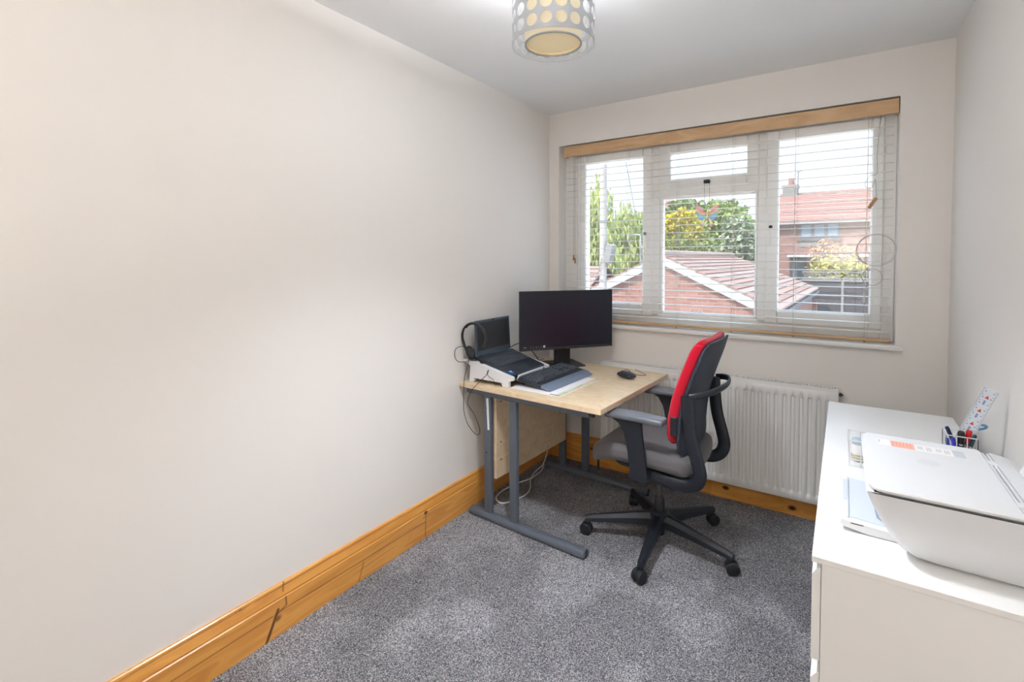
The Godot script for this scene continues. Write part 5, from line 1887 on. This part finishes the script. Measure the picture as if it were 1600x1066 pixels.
	box(st, v3(-5.10, 5.16 - GROUND, -3.45), v3(-4.31, 5.30 - GROUND, -2.65), 0.01)
	var ch := part(h, "chimney", st, M.concrete)
	st = mk()
	lathe(st, PackedVector2Array([Vector2(0.15, 0), Vector2(0.13, 0.30), Vector2(0.16, 0.32), Vector2(0.16, 0.36), Vector2(0.10, 0.36), Vector2(0.10, 0.1)]), 14, Transform3D(Basis(), v3(-4.68, 5.30 - GROUND, -3.05)))
	part(ch, "chimney_pot", st, tiles_red[0])
	st = mk()
	wire(st, v3(-4.36, 5.0 - GROUND, -3.0), v3(-4.36, 6.0 - GROUND, -3.0), 0.015)
	wire(st, v3(-4.46, 5.95 - GROUND, -3.0), v3(-4.20, 6.02 - GROUND, -3.0), 0.015)
	part(ch, "aerial", st, M.lead_grey)
	for q in [[-4.05, -2.46, 2.36, 3.06, 3], [-4.45, -3.75, 0.45, 1.45, 1]]:
		st = mk()
		var ya: float = q[2] - GROUND
		var yb: float = q[3] - GROUND
		var wn: float = (q[1] - q[0]) / q[4]
		for k in q[4]:
			ring_bars(st, q[0] + wn * k, q[0] + wn * (k + 1), ya, yb, 0.07, 0.07, 0.07, 0.07, 0.0, 0.05, 0.0)
		box(st, v3(q[0] - 0.06, ya - 0.12, 0.0), v3(q[1] + 0.06, ya, 0.10))
		var win := part(h, "window", st, M.timber_dark if q[4] == 1 else M.lead_grey)
		for k in q[4]:
			st = mk()
			box(st, v3(q[0] + wn * k + 0.05, ya + 0.05, 0.005), v3(q[0] + wn * (k + 1) - 0.05, yb - 0.05, 0.015))
			part(win, "pane", st, mat("house_pane", c8(120, 136, 146), 0.25, 0.0, 0.5))
	st = mk()
	box(st, v3(-4.05, 1.95 - GROUND, 0.0), v3(-2.9, 2.24 - GROUND, 0.03))
	part(h, "render_panel", st, M.concrete)
	st = mk()
	box(st, v3(-4.5, 1.46 - GROUND, 0.0), v3(-1.4, 1.56 - GROUND, 0.9), 0.01)
	part(h, "porch_roof", st, M.soffit_white)
	# fence with a trellis top
	var fe := thing("fence", "dark boarded fence with a pale diagonal trellis top in front of the brick house", "fence", v3(2.2, GROUND, -17.3))
	for k in 4:
		var x0 := -1.75 + k * 1.25
		st = mk()
		box(st, v3(x0 - 0.04, 0, -0.04), v3(x0 + 0.04, 3.34, 0.06), 0.005)
		part(fe, "post", st, M.concrete)
		if k == 3:
			continue
		for j in 11:
			st = mk()
			var y0 := 1.2 + j * 0.19
			prism(st, PackedVector2Array([Vector2(0.0, y0), Vector2(0.035, y0), Vector2(0.012, y0 + 0.21), Vector2(0.0, y0 + 0.21)]), x0 + 0.04, x0 + 1.21, Transform3D(Basis(v3(0, 0, 1), v3(0, 1, 0), v3(1, 0, 0)), Vector3.ZERO))
			part(fe, "board", st, M.timber_dark)
		st = mk()
		box(st, v3(x0 + 0.04, 3.29, -0.01), v3(x0 + 1.21, 3.36, 0.05))
		part(fe, "top_rail", st, M.concrete)
		st = mk()
		for j in 12:
			for s in [-1.0, 1.0]:
				var xa := x0 + 0.06 + 0.1 * j - 0.12
				var a := v3(clampf(xa, x0 + 0.04, x0 + 1.21), 3.36, 0.02 + 0.006 * s)
				var b := v3(clampf(xa + 0.26 , x0 + 0.04, x0 + 1.21), 3.62, 0.02 + 0.006 * s)
				if s < 0:
					var tmp := a.x
					a.x = b.x
					b.x = tmp
				tube(st, [a, b], 0.009, 4)
		box(st, v3(x0 + 0.04, 3.60, 0.0), v3(x0 + 1.21, 3.64, 0.04))
		part(fe, "trellis", st, M.concrete)
	st = mk()
	box(st, v3(-1.45, 0, 0.4), v3(-1.22, 2.62, 0.62), 0.01)
	part(fe, "brick_pier", st, M.brick_garage)
	# utility pole with its transformer box
	var u := thing("utility_pole", "weathered wooden utility pole with a grey box, seen through the left casement", "utility pole", v3(-2.70, GROUND, -7.05))
	st = mk()
	tube(st, [v3(0, 0, 0), v3(0.01, 3.5, 0), v3(0.02, 9.0, 0)], 0.085, 14, false, -1.0, Vector3.BACK, [1.1, 0.95, 0.8])
	part(u, "pole", st, M.pole_wood)
	st = mk()
	bx(st, Vector3.ZERO, v3(0.17, 0.42, 0.2), 0.02, Transform3D(Basis(Vector3.BACK, deg_to_rad(-14)), v3(0.185, 4.21, 0.05)))
	var bxp := part(u, "junction_box", st, M.concrete)
	st = mk()
	box(st, v3(0.0, 4.33, -0.03), v3(0.16, 4.37, 0.05), 0.004)
	part(bxp, "bracket", st, M.steel)
	st = mk()
	tube(st, spline([v3(0.02, 4.1, 0.1), v3(-0.08, 3.72, 0.11), v3(-0.22, 3.62, 0.11), v3(-0.3, 3.8, 0.11), v3(-0.16, 3.74, 0.11), v3(0.0, 3.85, 0.11)]), 0.009, 5)
	part(u, "cable", st, M.lead_grey)
	st = mk()
	tube(st, [v3(0.02, 8.8, 0), v3(-4.03, 6.42, -12.95), v3(-6.0, 5.75, -19.0)], 0.010, 5)
	part(u, "cable", st, M.lead_grey)
	for y in [3.05, 3.6, 4.9]:
		st = mk()
		lathe(st, PackedVector2Array([Vector2(0.088, 0), Vector2(0.092, 0), Vector2(0.092, 0.04), Vector2(0.088, 0.04)]), 14, Transform3D(Basis(), v3(0.01, y, 0)))
		part(u, "band", st, M.steel)
	# white street lamp beyond the garage ridge
	var lp := thing("lamp_post", "thin white lamp post with a hooked top rising behind the left garage slope", "lamp post", v3(-3.35, GROUND, -17.6))
	lp.position = v3(-5.55, GROUND, -17.5)
	st = mk()
	tube(st, spline([v3(0, 0, 0), v3(0, 4.6, 0), v3(0, 5.15, 0)]), 0.035, 8)
	part(lp, "post", st, M.soffit_white)
	st = mk()
	tube(st, spline([v3(0, 5.12, 0), v3(-0.26, 5.14, 0), v3(-0.50, 5.06, 0), v3(-0.56, 4.86, 0), v3(-0.5, 4.70, 0)]), 0.028, 8)
	part(lp, "hook_arm", st, M.soffit_white)
	# far houses
	far_house("bungalow", "low pale roofed bungalow at the left beyond the utility pole", v3(-7.9, GROUND, -12.0), 6.0, 4.0, 2.75, 3.85, bg, tiles, 0.0)
	far_house("bungalow", "small bungalow whose pink gable shows between the pole and the left mullion", v3(-8.0, GROUND, -23.6), 2.4, 2.6, 3.6, 5.3, bg, tiles_red, 0.0)
	far_house("far_house", "distant house whose red roof rises behind the yellow tree", v3(-10.6, GROUND, -40.0), 3.0, 6.0, 7.2, 9.2, bh, tiles_red, 0.0)
	# weathered outdoor surfaces reflect less than their swatch colours
	for k in M.keys():
		if not k in before and k != "drive":
			var c: Color = M[k].albedo_color.srgb_to_linear() * OUTDOOR
			c.a = 1.0
			M[k].albedo_color = c.linear_to_srgb()
	# trees
	var lf := {}
	for k in [["willow_green", c8(190, 200, 116), c8(226, 230, 160)], ["yellow_leaf", c8(206, 184, 44), c8(232, 216, 96)], ["mid_green", c8(134, 156, 86), c8(192, 206, 128)], ["grey_green", c8(134, 150, 118), c8(190, 200, 166)], ["dark_green", c8(114, 134, 90), c8(160, 176, 118)], ["hedge_green", c8(128, 142, 82), c8(160, 170, 104)], ["bush_mix", c8(176, 172, 84), c8(224, 206, 128)], ["bush_pink", c8(196, 146, 118), c8(220, 184, 150)]]:
		var m := mat(k[0], Color.WHITE, 0.8, 0.0, 0.2)
		m.vertex_color_use_as_albedo = true
		m.backlight_enabled = true
		m.backlight = Color(0.5, 0.5, 0.35)
		lf[k[0]] = [k[1], k[2]]
	tree("weeping_tree", "tall pale green weeping tree behind the utility pole", v3(-6.95, GROUND, -16.2), [[-0.1, 5.6, 0, 0.95, 1.95, 1.0], [0.1, 4.0, 0.2, 1.15, 1.7, 1.1], [-0.9, 4.4, 0.1, 1.0, 2.0, 1.0]], "willow_green", lf, 5200, 0.12, 1)
	tree("weeping_tree", "smaller weeping tree to the right of the utility pole", v3(-6.9, GROUND, -19.3), [[0.0, 5.0, 0, 1.0, 1.7, 1.0], [0.3, 3.9, 0, 1.0, 1.4, 1.0]], "willow_green", lf, 4000, 0.13, 2)
	tree("round_tree", "dark distant tree beside the left mullion", v3(-9.4, GROUND, -27), [[0.2, 5.2, 0, 1.9, 1.75, 1.5], [-1.6, 5.0, 0, 1.8, 1.6, 1.5], [1.6, 4.6, 0, 1.0, 1.6, 1.2]], "dark_green", lf, 2600, 0.2, 3)
	tree("yellow_tree", "bright yellow leaved small tree left of the butterfly", v3(-5.2, GROUND, -22.0), [[0.1, 5.95, 0, 1.0, 0.75, 0.9], [-0.6, 5.3, 0, 0.9, 0.8, 0.9], [0.6, 5.4, 0, 0.7, 0.6, 0.8]], "yellow_leaf", lf, 2600, 0.12, 4)
	tree("round_tree", "broad mid green tree behind the butterfly", v3(-3.7, GROUND, -24.5), [[-0.2, 6.1, 0, 1.3, 1.35, 1.3], [0.9, 5.4, 0, 1.0, 1.4, 1.1], [-1.6, 5.3, 0, 1.5, 1.6, 1.3], [-0.2, 4.2, 0.2, 1.8, 1.7, 1.4]], "mid_green", lf, 3800, 0.16, 5)
	tree("bushy_tree", "greyish green bushy tree against the right mullion above the garage hip", v3(-1.70, GROUND, -18.05), [[0.0, 4.7, 0, 0.85, 1.05, 0.8], [0.5, 4.1, 0, 0.7, 1.2, 0.7], [-0.6, 3.9, 0, 0.7, 1.0, 0.7], [-0.2, 5.4, 0, 0.6, 0.5, 0.6]], "grey_green", lf, 3200, 0.11, 6)
	tree("tall_hedge", "dull green clipped hedge rising just behind the garage ridge", v3(-4.15, GROUND, -20.2), [[-0.5, 4.1, 0, 1.1, 1.55, 0.6], [0.5, 4.0, 0, 1.1, 1.6, 0.6], [1.3, 3.8, 0, 0.9, 1.5, 0.6]], "hedge_green", lf, 3600, 0.085, 7)
	tree("distant_tree", "blue green far tree under the sky at the top left of the centre pane", v3(-8.0, GROUND, -34), [[0.0, 7.3, 0, 2.4, 1.6, 1.5], [2.6, 6.9, 0, 2.0, 1.5, 1.5], [-2.4, 6.8, 0, 2.0, 1.6, 1.5]], "dark_green", lf, 2600, 0.24, 8)
	tree("garden_bush", "yellowish garden bush below the house window", v3(1.45, GROUND, -20.6), [[-0.3, 3.6, 0, 0.75, 0.75, 0.6], [0.45, 3.5, 0, 0.7, 0.7, 0.6], [0.0, 2.9, 0, 1.0, 0.9, 0.6]], "bush_mix", lf, 2600, 0.10, 9)
	tree("flowering_shrub", "thin pinkish shrub above the yellow garden bush", v3(1.25, GROUND, -21.6), [[-0.2, 4.5, 0, 0.75, 0.55, 0.5], [0.5, 4.3, 0, 0.6, 0.5, 0.5]], "bush_pink", lf, 420, 0.085, 10)

func far_house(called: String, label: String, at: Vector3, w: float, d: float, ev: float, rd: float, wall: Material, tl: Array, turn: float) -> void:
	var t := thing(called, label, "house", at, turn)
	var st := mk()
	prism(st, PackedVector2Array([Vector2(d * 0.5, 0), Vector2(-d * 0.5, 0), Vector2(-d * 0.5, ev), Vector2(0, rd - 0.05), Vector2(d * 0.5, ev)]), -w * 0.5, w * 0.5, Transform3D(Basis(v3(0, 0, 1), v3(0, 1, 0), v3(1, 0, 0)), Vector3.ZERO))
	part(t, "wall", st, wall)
	for k in 10:
		var f0 := k / 10.0
		var f1 := (k + 1.1) / 10.0
		st = mk()
		for s in [-1.0, 1.0]:
			var z0: float = s * (d * 0.5 + 0.25) * (1.0 - f0)
			var z1: float = s * (d * 0.5 + 0.25) * (1.0 - f1)
			var y0 := lerpf(ev - 0.1, rd, f0) + 0.06
			var y1 := lerpf(ev - 0.1, rd, f1) + 0.02
			quad(st, v3(-w * 0.5 - 0.15, y0, z0), v3(w * 0.5 + 0.15, y0, z0), v3(w * 0.5 + 0.15, y1, z1), v3(-w * 0.5 - 0.15, y1, z1), v3(0, 1, s))
			quad(st, v3(-w * 0.5 - 0.15, y0, z0), v3(w * 0.5 + 0.15, y0, z0), v3(w * 0.5 + 0.15, y0 - 0.06, z0), v3(-w * 0.5 - 0.15, y0 - 0.06, z0), v3(0, 0, s))
		part(t, "tile_course", st, tl[(k * 3) % 4])
	st = mk()
	for s in [-1.0, 1.0]:
		box(st, v3(-w * 0.5 - 0.15, ev - 0.2, s * (d * 0.5 + 0.2) - 0.02), v3(w * 0.5 + 0.15, ev - 0.04, s * (d * 0.5 + 0.2) + 0.02))
	part(t, "fascia", st, M.soffit_white)

# blobs: [dx, y, dz, rx, ry, rz]
func tree(called: String, label: String, at: Vector3, blobs: Array, leaf: String, lf: Dictionary, count: int, size: float, sd: int) -> void:
	var t := thing(called, label, "tree" if not ("bush" in called or "shrub" in called or "hedge" in called) or "tree" in called else "shrub", at)
	var r := RandomNumberGenerator.new()
	r.seed = 100 + sd
	var st := mk()
	var hi: float = blobs[0][1]
	tube(st, [Vector3.ZERO, v3(0.05, hi * 0.5, 0), v3(0.0, hi, 0)], 0.11, 8, false, -1.0, Vector3.BACK, [1.3, 0.9, 0.35])
	for b in blobs:
		tube(st, [v3(0.03, b[1] * 0.55, 0), v3(b[0] * 0.6, b[1] * 0.85, b[2] * 0.6), v3(b[0], b[1] + b[4] * 0.4, b[2])], 0.05, 6, false, -1.0, Vector3.BACK, [1.0, 0.7, 0.25])
	part(t, "trunk", st, M.pole_wood if leaf == "birch" else mat("bark", c8(112, 98, 84), 0.95))
	var c0: Color = lf[leaf][0]
	var c1: Color = lf[leaf][1]
	var v := PackedVector3Array()
	var nn := PackedVector3Array()
	var cc := PackedColorArray()
	var vol := 0.0
	for b in blobs:
		vol += b[3] * b[4]
	var weep := "weeping" in called
	for b in blobs:
		var n := int(count * b[3] * b[4] / vol)
		for k in n:
			var d := v3(r.randfn(), r.randfn(), r.randfn()).normalized()
			var rad := pow(r.randf(), 0.4)
			rad *= 0.86 + 0.14 * sin(d.x * 7.0 + sd) * sin(d.y * 6.0 + 1.3 * sd) * 1.4 + 0.12 * sin(d.z * 9.0 + d.x * 5.0)
			var p := v3(b[0], b[1], b[2]) + d * v3(b[3], b[4], b[5]) * rad
			var col := c0.lerp(c1, r.randf()).srgb_to_linear() * OUTDOOR * 1.55
			var u := v3(r.randfn(), r.randfn(), r.randfn()).normalized()
			var w := u.cross(v3(r.randfn(), r.randfn(), r.randfn())).normalized()
			var su := size * r.randf_range(0.6, 1.2)
			var sw := su * 0.6
			if weep:
				u = v3(r.randfn() * 0.15, -1, r.randfn() * 0.15).normalized()
				w = u.cross(v3(r.randfn(), 0, r.randfn())).normalized()
				su *= 1.35
				sw = su * 0.36
			var nrm := u.cross(w).normalized()
			for tr in [[-u * su, w * sw, u * su], [-u * su, u * su, -w * sw]]:
				for q in tr:
					v.append(p + q)
					nn.append(nrm)
					cc.append(col)
	var arr := []
	arr.resize(Mesh.ARRAY_MAX)
	arr[Mesh.ARRAY_VERTEX] = v
	arr[Mesh.ARRAY_NORMAL] = nn
	arr[Mesh.ARRAY_COLOR] = cc
	var am := ArrayMesh.new()
	am.add_surface_from_arrays(Mesh.PRIMITIVE_TRIANGLES, arr)
	am.surface_set_material(0, M[leaf])
	part(t, "crown", am)
